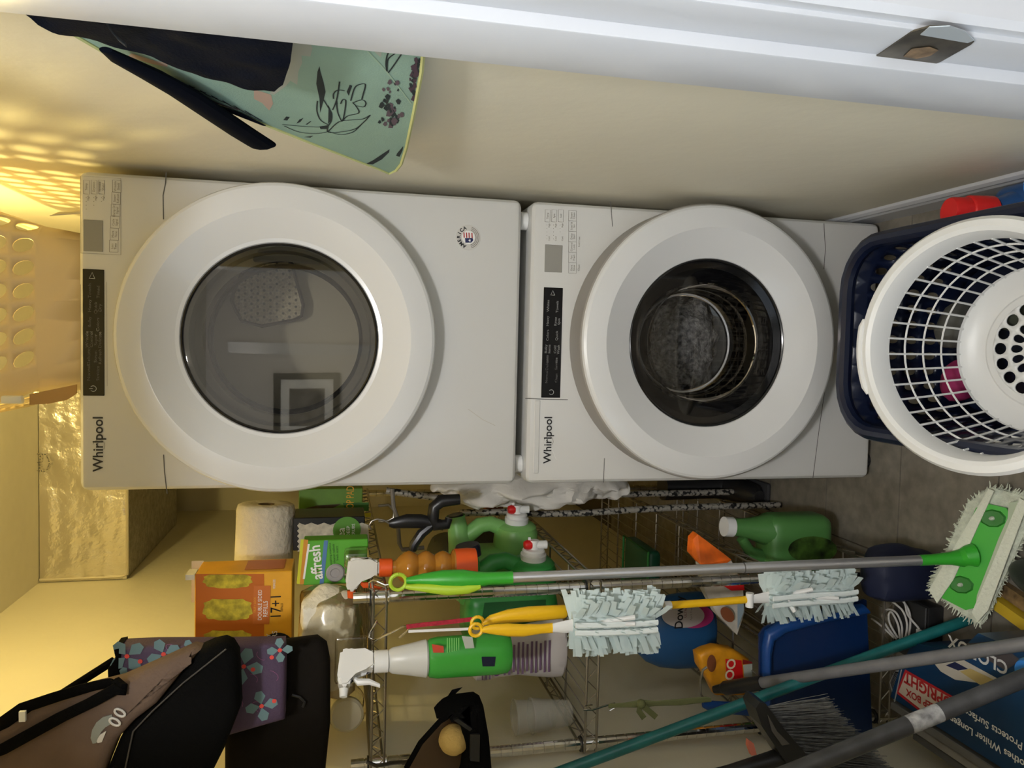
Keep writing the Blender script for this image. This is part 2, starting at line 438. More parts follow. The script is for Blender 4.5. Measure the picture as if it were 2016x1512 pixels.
        mb = MB(); mb.lathe([(.125, -.097), (.129, -.095), (.131, -.098), (.128, -.102)], AXM, 64); mb.obj('bowl_rim', mat('rim_steel', (.55, .55, .55), .3, metal=.3), door)
        for r0 in (.5, .62, .72):
            mb = MB(); z = cz + .02
            pts = [(cx-.17+.34*k/16, .30, z+.10*(1-r0)*2 - .03*math.sin(PI*k/16)) for k in range(17)]
            mb.tube(pts, .006, 6); mb.obj('drum_rib', M_drum, drum)
        mb = MB(); mb.ball((cx, .36, cz-.13), .16, 4, (1, .6, .62), amp=.28, fr=18, seed=4)
        mb.obj('wet_laundry', mat('grey_towel', (.50, .48, .45), .95, bump=1, bscale=120, var=.5, scale=70), drum)
    # seams, panels and prints on the front face
    ye = -.0006
    def P(x, y): p = at(x, y, Y=ye); return p
    def seam(pts, wd=.0022, m=M_seam, nm='seam'):
        mb = MB(); mb.ribbon([P(*p) for p in pts], wd, (0, -1, 0)); return mb.obj(nm, m, t, smooth=False)
    def rect(x0, x1, y0, y1, m, nm, d=.0012, par=None):
        a, b = P(x0, (y0+y1)/2), P(x1, (y0+y1)/2); l, r = P((x0+x1)/2, y1), P((x0+x1)/2, y0)
        mb = MB(); mb.box((l.x, -d, b.z), (r.x, .002, a.z), bev=.0009 if d > .001 else 0, seg=1); return mb.obj(nm, m, par or t, smooth=False)
    def outline(x0, x1, y0, y1, wd=.0008, nm='print_line', m=M_greyprint):
        a, b = P(x0, (y0+y1)/2), P(x1, (y0+y1)/2); l, r = P((x0+x1)/2, y1), P((x0+x1)/2, y0)
        mb = MB(); mb.ribbon([(l.x, -.0008, a.z), (r.x, -.0008, a.z), (r.x, -.0008, b.z), (l.x, -.0008, b.z), (l.x, -.0008, a.z)], wd, (0, -1, 0)); return mb.obj(nm, m, t, smooth=False)
    def ft(s, x, y, size, m=M_greyprint, **k): p = P(x, y); return text(s, (p.x, -.0016, p.z), RX, UZ, size, m, t, **k)
    if kind == 'd':
        seam([(327, 339), (326, 360), (321, 385), (322, 432)]); seam([(322, 895), (324, 930), (329, 972)])
        cp = rect(163, 205.5, 530, 779, M_blackgloss, 'control_panel', .0016)
        rect(164, 203, 433, 495, M_display, 'display', .0014)
        outline(159, 238, 349, 500)
        for k in range(6): outline(219+ (1.2*(2-k)), 236+(1.2*(2-k)), 355+23.6*k, 378.4+23.6*k); ft(('Wrinkle\nShield', 'Steam\nRefresh', 'Damp Dry\nSignal', 'Cycle\nSignal', 'More\nTime', 'Less\nTime')[k], 228+(1.2*(2-k)), 367+23.6*k, .0065)
        for k, s in enumerate(('Temp', 'Dryness', 'Wrinkle\nShield')): outline(164.5+15*k, 176+15*k, 355, 382); ft(s, 170+15*k, 368, .0065)
        for k in range(3):
            for j in range((4, 3, 2)[k]): ft('.', 167+15*k, 389+7.5*j, .012)
            ft('High', 174+15*k, 390, .0055)
        labs = [('Towels', 177, 572), ('Heavy', 177, 602), ('Bulky', 177, 634), ('Wrinkle\nControl', 176, 668), ('Delicates', 175, 701), ('Normal', 175, 734), ('Timed', 194, 575), ('Quick\nDry', 193, 606), ('Colors', 193, 639), ('Super\nDelicate', 193, 669), ('Steam\nRefresh', 193, 702), ('Sanitize', 193, 735)]
        for s, x, y in labs: ft(s, x, y, .0085, M_lightprint, sx=1.25)
        tri = MB(); c = P(182, 543); tri.ribbon([(c.x-.006, -.0021, c.z-.005), (c.x-.006, -.0021, c.z+.006), (c.x+.007, -.0021, c.z), (c.x-.006, -.0021, c.z-.005)], .0012, (0, -1, 0)); tri.obj('start_symbol', M_lightprint, t, smooth=False)
        c = P(184, 765); pw = MB(); pw.ribbon([(c.x+.006*math.sin(a), -.0021, c.z+.006*math.cos(a)) for a in [.6+k*.42 for k in range(13)]], .0012, (0, -1, 0)); pw.ribbon([(c.x, -.0021, c.z+.008), (c.x, -.0021, c.z+.001)], .0012, (0, -1, 0)); pw.obj('power_symbol', M_lightprint, t, smooth=False)
        LG = (194, 874, .0285)
        seam([(158.5, 560), (159, 770)], .0006, M_greyprint, 'print_line'); seam([(210, 555), (211, 760)], .0006, M_greyprint, 'print_line')
        # round sticker
        c = P(922, 467.5); st = MB(); st.lathe([(0, .0012), (.029, .0012), (.0295, 0)], AX((c.x, 0, c.z), (0, -1, 0)), 40); so = st.obj('round_sticker', mat('sticker_white', (.62, .60, .56), .4), t)
        for k, ch in enumerate('AMERICA'):
            a = math.radians(66-22*k); u_ = Vector((math.cos(PI/2+a), 0, math.sin(PI/2+a)))
            text(ch, Vector((c.x, -.0019, c.z))+u_*.0225, (u_.z, 0, -u_.x), u_, .0115, M_black, so, name='letter', bold=.0004)
        gb = MB()
        for r0, r1 in ((.0175, .019), (.021, .0225), (.0245, .026)):
            gb.poly([Vector((c.x, -.0017, c.z))+Vector((r*math.cos(a), 0, r*math.sin(a))) for r, rg in ((r0, range(13)), (r1, range(12, -1, -1))) for a in [PI+.3+(PI-.6)*k/12 for k in rg]])
        gb.obj('sticker_fine_print', M_greyprint, so, smooth=False)
        disc = MB(); disc.lathe([(0, 0), (.0155, 0)], AX((c.x, -.0016, c.z), (0, -1, 0)), 24); disc.obj('emblem_field', M_whiteprint, so, smooth=False)
        cnt = MB(); cnt.poly([(c.x+x_, -.0020, c.z+z_) for x_, z_ in ((-.013, .007), (-.002, .008), (-.001, -.010), (-.006, -.012), (-.012, -.007))]); cnt.obj('emblem_canton', mat('emblem_navy', (.01, .015, .09), .5), so, smooth=False)
        rs = MB()
        for z_ in (.010, .004, -.002, -.009): rs.poly([(c.x-.001, -.0020, c.z+z_-.0014), (c.x+.011, -.0020, c.z+z_-.0004), (c.x+.011, -.0020, c.z+z_+.0022), (c.x-.001, -.0020, c.z+z_+.0014)])
        rs.obj('emblem_stripes', mat('emblem_red', (.42, .02, .02), .5), so, smooth=False)
        stp_ = MB(); stp_.poly([(c.x-.007+.0038*(1 if k % 2 == 0 else .42)*math.sin(k*PI/5), -.0023, c.z-.003+.0038*(1 if k % 2 == 0 else .42)*math.cos(k*PI/5)) for k in range(10)]); stp_.obj('emblem_star', M_whiteprint, so, smooth=False)
        seam([(921, 805), (950, 826), (975, 838)], .001, mat('scuff', (.52, .48, .40), .6), 'scuff')
    else:
        seam([(1034, 784), (1070, 786), (1118, 787)], .0018); seam([(1190, 902), (1188, 950)], .0016)
        seam([(1202, 397), (1206, 446)], .0016); seam([(1622, 440), (1625, 490), (1622, 530)], .0018); seam([(1625, 760), (1612, 850), (1600, 944)], .0018)
        rect(1068, 1105.5, 566, 783, M_blackgloss, 'control_panel', .0016)
        rect(1072.5, 1107, 482, 536, M_display, 'display', .0014)
        for k in range(6): outline(1119.5, 1134.5, 414.5+20.6*k, 435+20.6*k); ft(('Steam\nClean', 'Load &\nGo', 'Delay\nStart', 'Control\nLock', 'Fan\nFresh', 'Extra\nRinse')[k], 1127.5, 424.5+20.6*k, .0065)
        for k, s in enumerate(('Temp', 'Spin', 'Soil')): outline(1073+13*k, 1083+13*k, 413, 437); ft(s, 1078+13*k, 425, .0065)
        for k in range(3):
            for j in range((5, 5, 3)[k]): ft('.', 1074+13*k, 443+6.8*j, .012)
            ft('High', 1081+13*k, 444, .0055); ft('Cold', 1081+13*k, 470, .0055)
        ft('hold 3 sec', 1140, 476, .006); ft('Clean', 1139.5, 527, .007)
        labs = [('Whites', 1079, 602), ('Heavy', 1078, 632), ('Colors', 1078, 660), ('Bulky\nItems', 1078, 687), ('Delicates', 1077, 714), ('Normal', 1076, 742), ('Towels', 1097, 604), ('Rinse\nSpin', 1097, 633), ('Quick', 1096, 661), ('Cold\nWash', 1096, 688), ('Sanitize', 1095, 716), ('Clean', 1095, 744)]
        for s, x, y in labs: ft(s, x, y, .0085, M_lightprint, sx=1.15)
        c = P(1088, 577); tri = MB(); tri.ribbon([(c.x-.005, -.0021, c.z-.005), (c.x-.005, -.0021, c.z+.005), (c.x+.006, -.0021, c.z), (c.x-.005, -.0021, c.z-.005)], .0012, (0, -1, 0)); tri.obj('start_symbol', M_lightprint, t, smooth=False)
        c = P(1085, 772); pw = MB(); pw.ribbon([(c.x+.006*math.sin(a), -.0021, c.z+.006*math.cos(a)) for a in [.6+k*.42 for k in range(13)]], .0012, (0, -1, 0)); pw.obj('power_symbol', M_lightprint, t, smooth=False)
        LG = (1079, 866, .0275)
        # detergent drawer pull
        dr = MB(); a, b = P(1046, 788), P(1052, 932); dr.box((b.x, -.002, z1-.032), (a.x, .004, z1-.018), bev=.0015, seg=1); dr.obj('drawer_lip', M_white, t)
        seam([(1085, 880), (1095, 905)], .0012, mat('scuff2', (.82, .82, .80), .5), 'scuff')
    ft('Whirlpool', LG[0], LG[1], LG[2], M_black, name='logo_lettering', bold=.0004)
    c = P(LG[0], LG[1]); sw = MB()
    sw.ribbon([(c.x-.004+.013*math.cos(a), -.0016, c.z-.001+.012*math.sin(a)) for a in [-2.2+k*.32 for k in range(12)]], .0008, (0, -1, 0)); sw.obj('logo_swoosh', M_greyprint, t, smooth=False)
    for sx in (-1, 1):
        for y in (.05, .72):
            f = MB(); f.lathe([(0, z0-.022), (.022, z0-.022), (.022, z0-.006), (.012, z0+.002), (0, z0+.002)], Matrix.Translation((sx*.30, y, 0)), 16); f.obj('foot', M_black if kind == 'w' else M_whiteplastic, t)
    return t
washer = appliance('washing_machine', 'white front-loading washing machine standing on the floor under the dryer', .022, .984, 'w')
dryer = appliance('clothes_dryer', 'white dryer stacked on top of the washing machine with smoked round window', 1.007, 1.975, 'd')

# ------------------------------------------------------------------ generic makers
def cellwall(mb, f, nu, nv, ru, rv, skip=lambda i, j: False, shear=0., closed=True):
    """wall of nu x nv cells, each with an elliptic hole; f(u,v)->point"""
    sq = [(x, y) for x, y in [(1, 0), (1, .5), (1, 1), (.5, 1), (0, 1), (-.5, 1), (-1, 1), (-1, .5), (-1, 0), (-1, -.5), (-1, -1), (-.5, -1), (0, -1), (.5, -1), (1, -1), (1, -.5)]]
    for i in range(nu):
        for j in range(nv):
            out = [mb.bm.verts.new(f((i+.5+.5*x)/nu, (j+.5+.5*y)/nv)) for x, y in sq]
            if skip(i, j): mb.bm.faces.new(out); continue
            inn = []
            for x, y in sq:
                a = math.atan2(y, x); ex, ey = ru*math.cos(a), rv*math.sin(a)
                inn.append(mb.bm.verts.new(f((i+.5+.5*(ex+shear*ey))/nu, (j+.5+.5*ey)/nv)))
            for k in range(16): mb.bm.faces.new((out[k], out[(k+1) % 16], inn[(k+1) % 16], inn[k]))
def rrect(t, hx, hy, r):
    """point on rounded rectangle perimeter, t in 0..1 starting at front-left corner, going right"""
    segs = [2*(hx-r), PI*r/2, 2*(hy-r), PI*r/2, 2*(hx-r), PI*r/2, 2*(hy-r), PI*r/2]; T = sum(segs); d = (t % 1)*T
    k = 0
    while d > segs[k] and k < 7: d -= segs[k]; k += 1
    if k == 0: return Vector((-hx+r+d, -hy, 0))
    if k == 2: return Vector((hx, -hy+r+d, 0))
    if k == 4: return Vector((hx-r-d, hy, 0))
    if k == 6: return Vector((-hx, hy-r-d, 0))
    c = {1: (hx-r, -hy+r, -PI/2), 3: (hx-r, hy-r, 0), 5: (-hx+r, hy-r, PI/2), 7: (-hx+r, -hy+r, PI)}[k]
    a = c[2]+d/r
    return Vector((c[0]+r*math.cos(a), c[1]+r*math.sin(a), 0))
def solid(o, th):
    m = o.modifiers.new('thickness', 'SOLIDIFY'); m.thickness = th; m.offset = 0; return o
def carton(t, name, a, b, m, bev=.002): mb = MB(); mb.box(a, b, bev=bev, seg=1); return mb.obj(name, m, t, smooth=False)
def slabpx(mb, pts, Y, th): mb.poly([at(x, y, Y=Y) for x, y in pts], ext=(0, th, 0)); return mb
def puff(name, m, parent, pts, Y, th, bulge=.02, bev=.012):
    """soft fabric slab: outline traced, own thickness, rounded rim"""
    P = [at(x, y, Y=Y) for x, y in pts]
    mb = MB(); mb.poly(P, ext=(0, th, 0))
    bm = mb.bm
    bmesh.ops.recalc_face_normals(bm, faces=bm.faces)
    rim = [e for e in bm.edges if len(e.link_faces) == 2 and abs(e.verts[0].co.y-e.verts[1].co.y) < 1e-5]
    bmesh.ops.bevel(bm, geom=rim, offset=min(bev, th*.4), segments=3, profile=.5, affect='EDGES')
    bmesh.ops.triangulate(bm, faces=[f for f in bm.faces if len(f.verts) > 4])
    return mb.obj(name, m, parent, ang=.9)

# ------------------------------------------------------------------ foil-wrapped duct under the ceiling
dt = thing('air_duct', 'large silver foil-wrapped rectangular duct under the ceiling behind the dryer', 'duct', (-.3, 1.95, 2.243))
def crinkle(mb, o, e1, e2, n1, n2, nrm, amp):
    o, e1, e2, nrm = Vector(o), Vector(e1), Vector(e2), Vector(nrm); V = []
    for i in range(n1+1):
        row = []
        for j in range(n2+1):
            p = o+e1*(i/n1)+e2*(j/n2)
            ed = min(i, j, n1-i, n2-j); k = 0 if ed == 0 else 1
            d = noise.noise(p*9)*.6+noise.noise(Vector((p.x*6, p.y*30, p.z*26)))*.5+abs(noise.noise(p*22))*.5
            row.append(mb.bm.verts.new(p+nrm*d*amp*k))
        V.append(row)
    for i in range(n1):
        for j in range(n2): mb.bm.faces.new((V[i][j], V[i+1][j], V[i+1][j+1], V[i][j+1]))
DY0, DY1, DZ = 1.468, 2.43, 2.243
mb = MB(); mb.box((XL+.004, DY0+.012, DZ+.012), (XR-.004, DY1-.01, ZC-.002)); mb.obj('duct_core', M_foil, dt, smooth=False)
mb = MB(); crinkle(mb, (XL+.002, DY0, DZ), (XR-XL-.006, 0, 0), (0, 0, ZC-DZ-.003), 90, 26, (0, -1, 0), .007); mb.obj('front_wrap', M_foil, dt, ang=3)
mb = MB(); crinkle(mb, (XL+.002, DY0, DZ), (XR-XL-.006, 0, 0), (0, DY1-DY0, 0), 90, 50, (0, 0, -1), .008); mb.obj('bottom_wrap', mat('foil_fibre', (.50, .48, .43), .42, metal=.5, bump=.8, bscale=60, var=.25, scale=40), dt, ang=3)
mb = MB(); mb.tube([(XL+.012, DY0-.004, ZC-.004), (XL+.013, DY0-.005, DZ+.02), (XL+.02, DY0-.004, DZ-.003), (XR-.01, DY0-.003, DZ-.002)], .006, 6); mb.obj('tape_edge', mat('foil_tape', (.66, .60, .48), .4, metal=.3), dt)
mb = MB()
for a, b in (((66, 893), (66, 925)), ((66, 893), (92, 895)), ((79, 897), (78, 925)), ((92, 897), (97, 910)), ((97, 912), (92, 926)), ((66, 926), (90, 928)), ((70, 910), (78, 911))):
    pa, pb = at(*a, Y=DY0-.014), at(*b, Y=DY0-.014)
    for k in range(5): mb.ribbon([pa.lerp(pb, k/5), pa.lerp(pb, (k+.6)/5)], .004, (0, -1, 0))
mb.obj('stamped_mark', M_seam, dt, smooth=False)
# round flexible duct
fx = MB(); P0 = [Vector((-.30, 1.75, 2.20)), Vector((-.40, 1.30, 2.06)), Vector((-.36, 1.02, 1.93)), Vector((-.24, .92, 1.80))]
def bez(P, n):
    out = []
    for i in range(n+1):
        t = i/n; Q = list(P)
        while len(Q) > 1: Q = [Q[k].lerp(Q[k+1], t) for k in range(len(Q)-1)]
        out.append(Q[0])
    return out
pts = bez(P0, 60); fx.tube(pts, [.062+.005*(i % 2) for i in range(61)], 20)
tag(fx.obj('flexible_duct', M_foil, ang=.9), 'round corrugated foil duct curving down behind the dryer', 'duct')

# ------------------------------------------------------------------ wire shelf unit
SX0, SX1, SY0, SY1 = -.948, -.548, -.142, 1.085
SZ = [1.352, .862, .398, .075]
PX = (-.563, -.935); PY = (-.128, 1.072)
sh = thing('wire_shelf_unit', 'tall chrome wire shelf unit with grooved posts along the left wall', 'shelf', (-.75, .47, 0))
me_post = None
for x in PX:
    for y in PY:
        mb = MB(); prof = [(0, 1.395), (.0124, 1.395)]
        z = 1.39
        while z > .02:
            prof += [(.0127, z), (.0127, z-.0225), (.0113, z-.0232), (.0113, z-.0247), (.0127, z-.0254)]; z -= .0254
        prof += [(.0127, .004), (.018, .003), (.018, 0), (0, 0)]
        mb.lathe(prof, Matrix.Translation((x, y, 0)), 14); po = mb.obj('post', M_chrome, sh, ang=.3)
        for sz in SZ:
            mb = MB(); mb.lathe([(.0128, sz-.034), (.0168, sz-.034), (.0158, sz+.004), (.0128, sz+.004)], Matrix.Translation((x, y, 0)), 16); mb.obj('collar', M_chrome, po)
            mb = MB(); mb.lathe([(.0128, sz+.004), (.0178, sz+.004), (.0178, sz+.008), (.0128, sz+.008)], Matrix.Translation((x, y, 0)), 16); mb.obj('sleeve_ring', M_black, po)
def truss(a, b, par):
    a, b = Vector(a), Vector(b); dz = Vector((0, 0, -.028)); L = (b-a).length; n = max(4, int(L/.03)); n += n % 2
    mb = MB(); mb.tube([a, b], .0032, 6); mb.tube([a+dz, b+dz], .0032, 6)
    mb.tube([a.lerp(b, k/n)+(dz if k % 2 else Vector()) for k in range(n+1)], .0017, 4)
    return mb.obj('edge_truss', M_wire if par is None else M_wireb, par or sh)
M_wireb = mat('shelf_wire', (.36, .33, .28), .3, metal=.9)
for sz in SZ:
    mb = MB(); mb.tube([(SX0, SY0, sz), (SX1, SY0, sz), (SX1, SY1, sz), (SX0, SY1, sz), (SX0, SY0, sz)], .003, 6)
    deck = mb.obj('shelf_rim', M_wireb, sh)
    for a, b in (((SX0, SY0), (SX1, SY0)), ((SX1, SY0), (SX1, SY1)), ((SX1, SY1), (SX0, SY1)), ((SX0, SY1), (SX0, SY0))): truss((*a, sz), (*b, sz), deck)
    for k in range(1, 12):
        x = SX0+(SX1-SX0)*k/12; mb = MB(); mb.tube([(x, SY0, sz+.002), (x, SY1, sz+.002)], .0016, 5); mb.obj('wire', M_wireb, deck)
    for k in range(1, 7):
        y = SY0+(SY1-SY0)*k/7; mb = MB(); mb.tube([(SX0, y, sz-.004), (SX1, y, sz-.004)], .0028, 6); mb.obj('cross_wire', M_wireb, deck)

# ------------------------------------------------------------------ things on the top shelf
Z1, Z2, Z3, Z4 = [z+.005 for z in SZ]
def box_px(name, label, cat, m, Y, x0, x1, y0, y1, depth, zb=None, group=None):
    a, b = at((x0+x1)/2, y1, Y=Y), at((x0+x1)/2, y0, Y=Y); zt = at(x0, (y0+y1)/2, Y=Y).z; zl = at(x1, (y0+y1)/2, Y=Y).z if zb is None else zb
    t = thing(name, label, cat, ((a.x+b.x)/2, Y+depth/2, zl), group)
    carton(t, 'carton', (a.x, Y, zl), (b.x, Y+depth, zt), m)
    return t
# back green box
t = box_px('cleaning_box', 'green and yellow carton at the back of the top shelf, half behind the dryer', 'box', mat('carton_green', (.12, .26, .02), .45, var=.1), .52, 588, 730, 962, 1018, .10, Z1)
mb = MB(); quad_px(mb, .519, (576, 1012), (730, 1010), (730, 1018), (576, 1018)); mb.obj('yellow_edge', mat('carton_yellow', (.60, .55, .02), .5), t, smooth=False)
ftext('MOP PAD', 690, 984, .518, .032, M_orangebox, t, sx=.6); 
mb = MB(); quad_px(mb, .518, (675, 990), (726, 989), (726, 1006), (680, 1007)); mb.obj('print_patch', mat('carton_deep_green', (.03, .14, .01), .5), t, smooth=False)
mb = MB(); quad_px(mb, .518, (600, 1001), (625, 995), (672, 992), (650, 1003)); mb.obj('print_figure', mat('carton_dark', (.06, .04, .01), .5), t, smooth=False)
# black sponge box
t = box_px('sponge_box', 'black carton with a round green badge, under the paper towel roll', 'box', M_black, .30, 577, 731, 1018, 1082, .12, Z1)
zt_sb = at(577, 1050, Y=.30).z
mb = MB(); pts = []
for k in range(12): pts.append((587+(2 if k % 2 else -2), 1086-56*k/11))
for k in range(12): pts.append((588+137*k/11, 1031+(2.5 if k % 2 else -2)))
pts += [(728, 1085)]
mb.poly([at(x, y, Y=.2985) for x, y in pts]); mb.obj('sponge_print', mat('sponge_white', (.55, .52, .42), .9, var=.25, scale=60), t, smooth=False)
c = at(683, 1044, Y=.297); mb = MB(); mb.lathe([(0, 0), (.037, 0)], AX(c, (0, -1, 0)), 28); mb.obj('badge', mat('badge_green', (.10, .30, .03), .5), t, smooth=False)
for s, x, y, sz in (('ea', 672, 1048, .028), ('DEEP', 686, 1046, .013), ('SCRUBS', 696, 1046, .012)): ftext(s, x, y, .296, sz, M_whiteprint, t)
# paper towel roll on top of it
rc = Vector((-.545, .355, zt_sb+.077))
t = thing('paper_towel_roll', 'white paper towel roll lying on its side on the top shelf', 'paper towel', (rc.x, rc.y, zt_sb))
M_paper = mat('paper_towel', (.78, .72, .58), .9, bump=.6, bscale=55)
mb = MB(); mb.lathe([(.022, -.12), (.068, -.12), (.0745, -.115), (.076, -.10), (.0755, 0), (.0765, .08), (.0735, .092), (.066, .096), (.045, .098), (.022, .094)], AX(rc, (1, .05, -.03)), 40); mb.obj('sheets', M_paper, t, ang=.9)
mb = MB(); mb.lathe([(.022, .095), (.022, -.12), (.019, -.12), (.019, .095), (.022, .095)], AX(rc, (1, .05, -.03)), 24); mb.obj('core', mat('core_card', (.30, .22, .13), .9), t)
# cleaner tablets box
t = box_px('washer_cleaner_box', 'green washer cleaner box lettered affresh on the top shelf edge', 'box', mat('carton_bright_green', (.10, .40, .03), .4), .06, 597, 722, 1063, 1150, .05, Z1)
mb = MB(); quad_px(mb, .0592, (592, 1062), (598, 1062), (590, 1150), (584, 1149)); mb.obj('lime_edge', mat('carton_lime', (.62, .62, .02), .5), t, smooth=False)
mb = MB(); quad_px(mb, .0592, (598, 1062), (607, 1063), (598, 1150), (590, 1150)); mb.obj('orange_band', mat('carton_orange', (.62, .26, .02), .5), t, smooth=False)
mb = MB(); quad_px(mb, .0588, (606, 1071), (610, 1071), (600, 1140), (596, 1140)); mb.obj('white_band', M_whiteprint, t, smooth=False)
mb = MB(); quad_px(mb, .0588, (638, 1064), (646, 1064), (637, 1150), (629, 1150)); mb.obj('blue_band', mat('carton_blue', (.08, .20, .42), .5), t, smooth=False)
p = at(623, 1107, Y=.058); text('affresh', p, (1, 0, .1), (-.1, 0, 1), .036, M_whiteprint, t, name='lettering', bold=.0008, sx=.86)
p = at(657, 1090, Y=.058); text('washing machine\ncleaner tablets\nfresh scent', p, (1, 0, .06), (-.06, 0, 1), .008, mat('print_dkgreen', (.02, .10, .01), .5), t)
c = at(660, 1128, Y=.0565); mb = MB(); mb.lathe([(.0, .001), (.010, .001), (.012, .003), (.019, .003), (.022, 0)], AX(c, (0, -1, 0)), 24); mb.obj('drum_print', mat('print_silver', (.35, .33, .33), .35), t)
# clear little container beside it
t = thing('clear_container', 'small clear plastic clamshell in front of the affresh box', 'container', at(715, 1115, Y=-.01))
a, b = at(690, 1142, Y=-.01), at(690, 1088, Y=-.01)
mb = MB(); mb.box((a.x, -.02, Z1), (b.x, .04, at(678, 1110, Y=-.01).z), bev=.006); mb.obj('shell', M_clear, t)
mb = MB(); mb.lathe([(0, .0), (.012, .0), (.014, .006), (.010, .010), (0, .011)], AX((at(690, 1108, Y=-.02).x, -.021, at(690, 1108, Y=-.02).z), (0, -1, 0)), 16); mb.obj('lid_button', M_clear, t)
# big clear bag with white contents, along the shelf front
t = thing('plastic_bag_of_cloths', 'crinkled clear bag of white cloths at the front of the top shelf', 'bag', (-.72, 0.02, Z1))
cb = Vector((-.700, .005, Z1+.088))
mb = MB(); mb.ball(cb, 1, 5, (.122, .082, .074), amp=.13, fr=12, seed=2, box=.5)
mb.obj('cloths', mat('cloth_cream', (.86, .80, .64), .7, bump=.8, bscale=35, var=.08, scale=10), t)
mb = MB(); mb.ball(cb, 1, 5, (.127, .086, .077), amp=.15, fr=13, seed=5, box=.5); mb.obj('bag_film', M_clearbag, t)
mb = MB(); mb.box((-.76, -.112, Z1+.004), (-.655, -.098, Z1+.075), bev=.006); mb.obj('clear_tray', M_clear, t)
t = thing('clear_jar', 'clear plastic jar lying at the end of the top shelf below the hanging bags', 'jar', (-.86, .0, Z1))
mb = MB(); mb.lathe([(0, -.045), (.040, -.045), (.045, -.035), (.045, .03), (.036, .045), (.036, .062), (0, .064)], AX((-.872, .02, Z1+.047), (.15, -1, 0)), 28); mb.obj('jar_body', M_clear, t)
mb = MB(); mb.lathe([(.0385, .045), (.0385, .06), (.033, .065), (0, .066)], AX((-.872, .02, Z1+.047), (.15, -1, 0)), 28); mb.obj('jar_lid', mat('lid_cream', (.62, .58, .44), .4, trans=.3), t)

# orange duster-refill box standing on the bag
zo = Z1+.176
t = thing('duster_refill_box', 'orange duster refill box printed 17+1 on top of the clear bag', 'box', (-.68, .11, zo))
YO = .06
X0, X1 = at(470, 1330, Y=YO).x, at(470, 1128, Y=YO).x; zt = at(383, 1200, Y=YO).z
carton(t, 'carton', (X0, YO, zo), (X1, YO+.11, zt), M_orangebox)
mb = MB(); mb.box((X1-.10, YO+.11, zt-.002), (X1+.002, YO+.112, zt+.026)); mb.box((X1-.012, YO, zt), (X1+.0, YO+.05, zt+.02)); mb.obj('open_flap', mat('card_white', (.75, .70, .58), .7), t, smooth=False)
M_win = mat('window_orange', (.55, .14, .01), .4); M_ref = mat('refill_yellow', (.50, .40, .03), .8, var=.45, scale=55)
mb = MB(); quad_px(mb, YO-.0006, (385, 1130), (520, 1130), (520, 1275), (385, 1290)); mb.obj('window_print', M_win, t, smooth=False)
for yc_ in (1143, 1200, 1262):
    mb = MB(); n = 26; pp = []
    for k in range(n):
        a = 2*PI*k/n; wv = 1+.06*math.sin(9*a); ca, sa = math.cos(a), math.sin(a)
        pp.append((448+48*math.copysign(abs(ca)**.5, ca)*wv, yc_+21*math.copysign(abs(sa)**.7, sa)*wv if yc_ > 1143 else max(1131, yc_+15*sa*wv)))
    mb.poly([at(x, y, Y=YO-.0012) for x, y in pp]); mb.obj('refill_print', M_ref, t, smooth=False)
mb = MB(); quad_px(mb, YO-.0016, (500, 1153), (533, 1153), (530, 1229), (497, 1229)); mb.obj('panel_print', mat('panel_red', (.60, .16, .02), .5), t, smooth=False)
for s, x, y, sz, m in (('DOUBLE SIDED', 512, 1191, .0125, M_whiteprint), ('REFILLS', 523, 1199, .014, M_whiteprint), ('TRAP + LOCK', 502, 1191, .007, M_orangebox), ('17+1', 544, 1194, .034, M_black), ('REFILLS', 555, 1196, .007, M_black), ('FEBREZE', 540, 1150, .007, M_whiteprint)):
    ftext(s, x, y, YO-.002, sz, m, t, sx=.86)
c = at(545, 1278, Y=YO-.0012); mb = MB(); mb.lathe([(0, 0), (.040, 0)], AX(c, (0, -1, 0)), 28); mb.obj('black_roundel', M_black, t, smooth=False)
ftext('DUTY', 529, 1262, YO-.002, .013, M_whiteprint, t); ftext('DUSTERS', 541, 1270, YO-.002, .017, M_whiteprint, t)
mb = MB(); x0_ = X1+.0008
mb.poly([(x0_, YO+.02, zo+.02), (x0_, YO+.10, zo+.02), (x0_, YO+.10, zo+.11), (x0_, YO+.02, zo+.11)]); mb.obj('side_print', M_win, t, smooth=False)

# ------------------------------------------------------------------ bags hanging on the left
M_purple = mat('bag_purple', (.075, .045, .09), .7, bump=.2, bscale=300)
t = thing('floral_tote_bag', 'purple tote bag with teal flowers, hanging behind the brown bag', 'bag', at(400, 1330, Y=-.22))
puff('body', M_purple, t, [(236, 1276), (300, 1273), (450, 1272), (560, 1270), (562, 1300), (560, 1420), (420, 1460), (232, 1440), (230, 1340)], -.235, .06)
puff('edge_binding', M_blackcloth, t, [(222, 1278), (236, 1275), (234, 1344), (212, 1346), (211, 1318), (226, 1295)], -.237, .062, bev=.004)
M_petal, M_dot = mat('petal_teal', (.15, .25, .26), .8), mat('petal_red', (.75, .07, .05), .7)
fl_ = [(250, 1292, 22), (322, 1288, 20), (276, 1302, 7), (480, 1312, 24), (551, 1280, 16), (535, 1294, 8), (498, 1318, 9), (372, 1281, 14), (238, 1335, 14), (515, 1390, 20), (540, 1380, 8), (450, 1279, 9)]
yf = -.2362
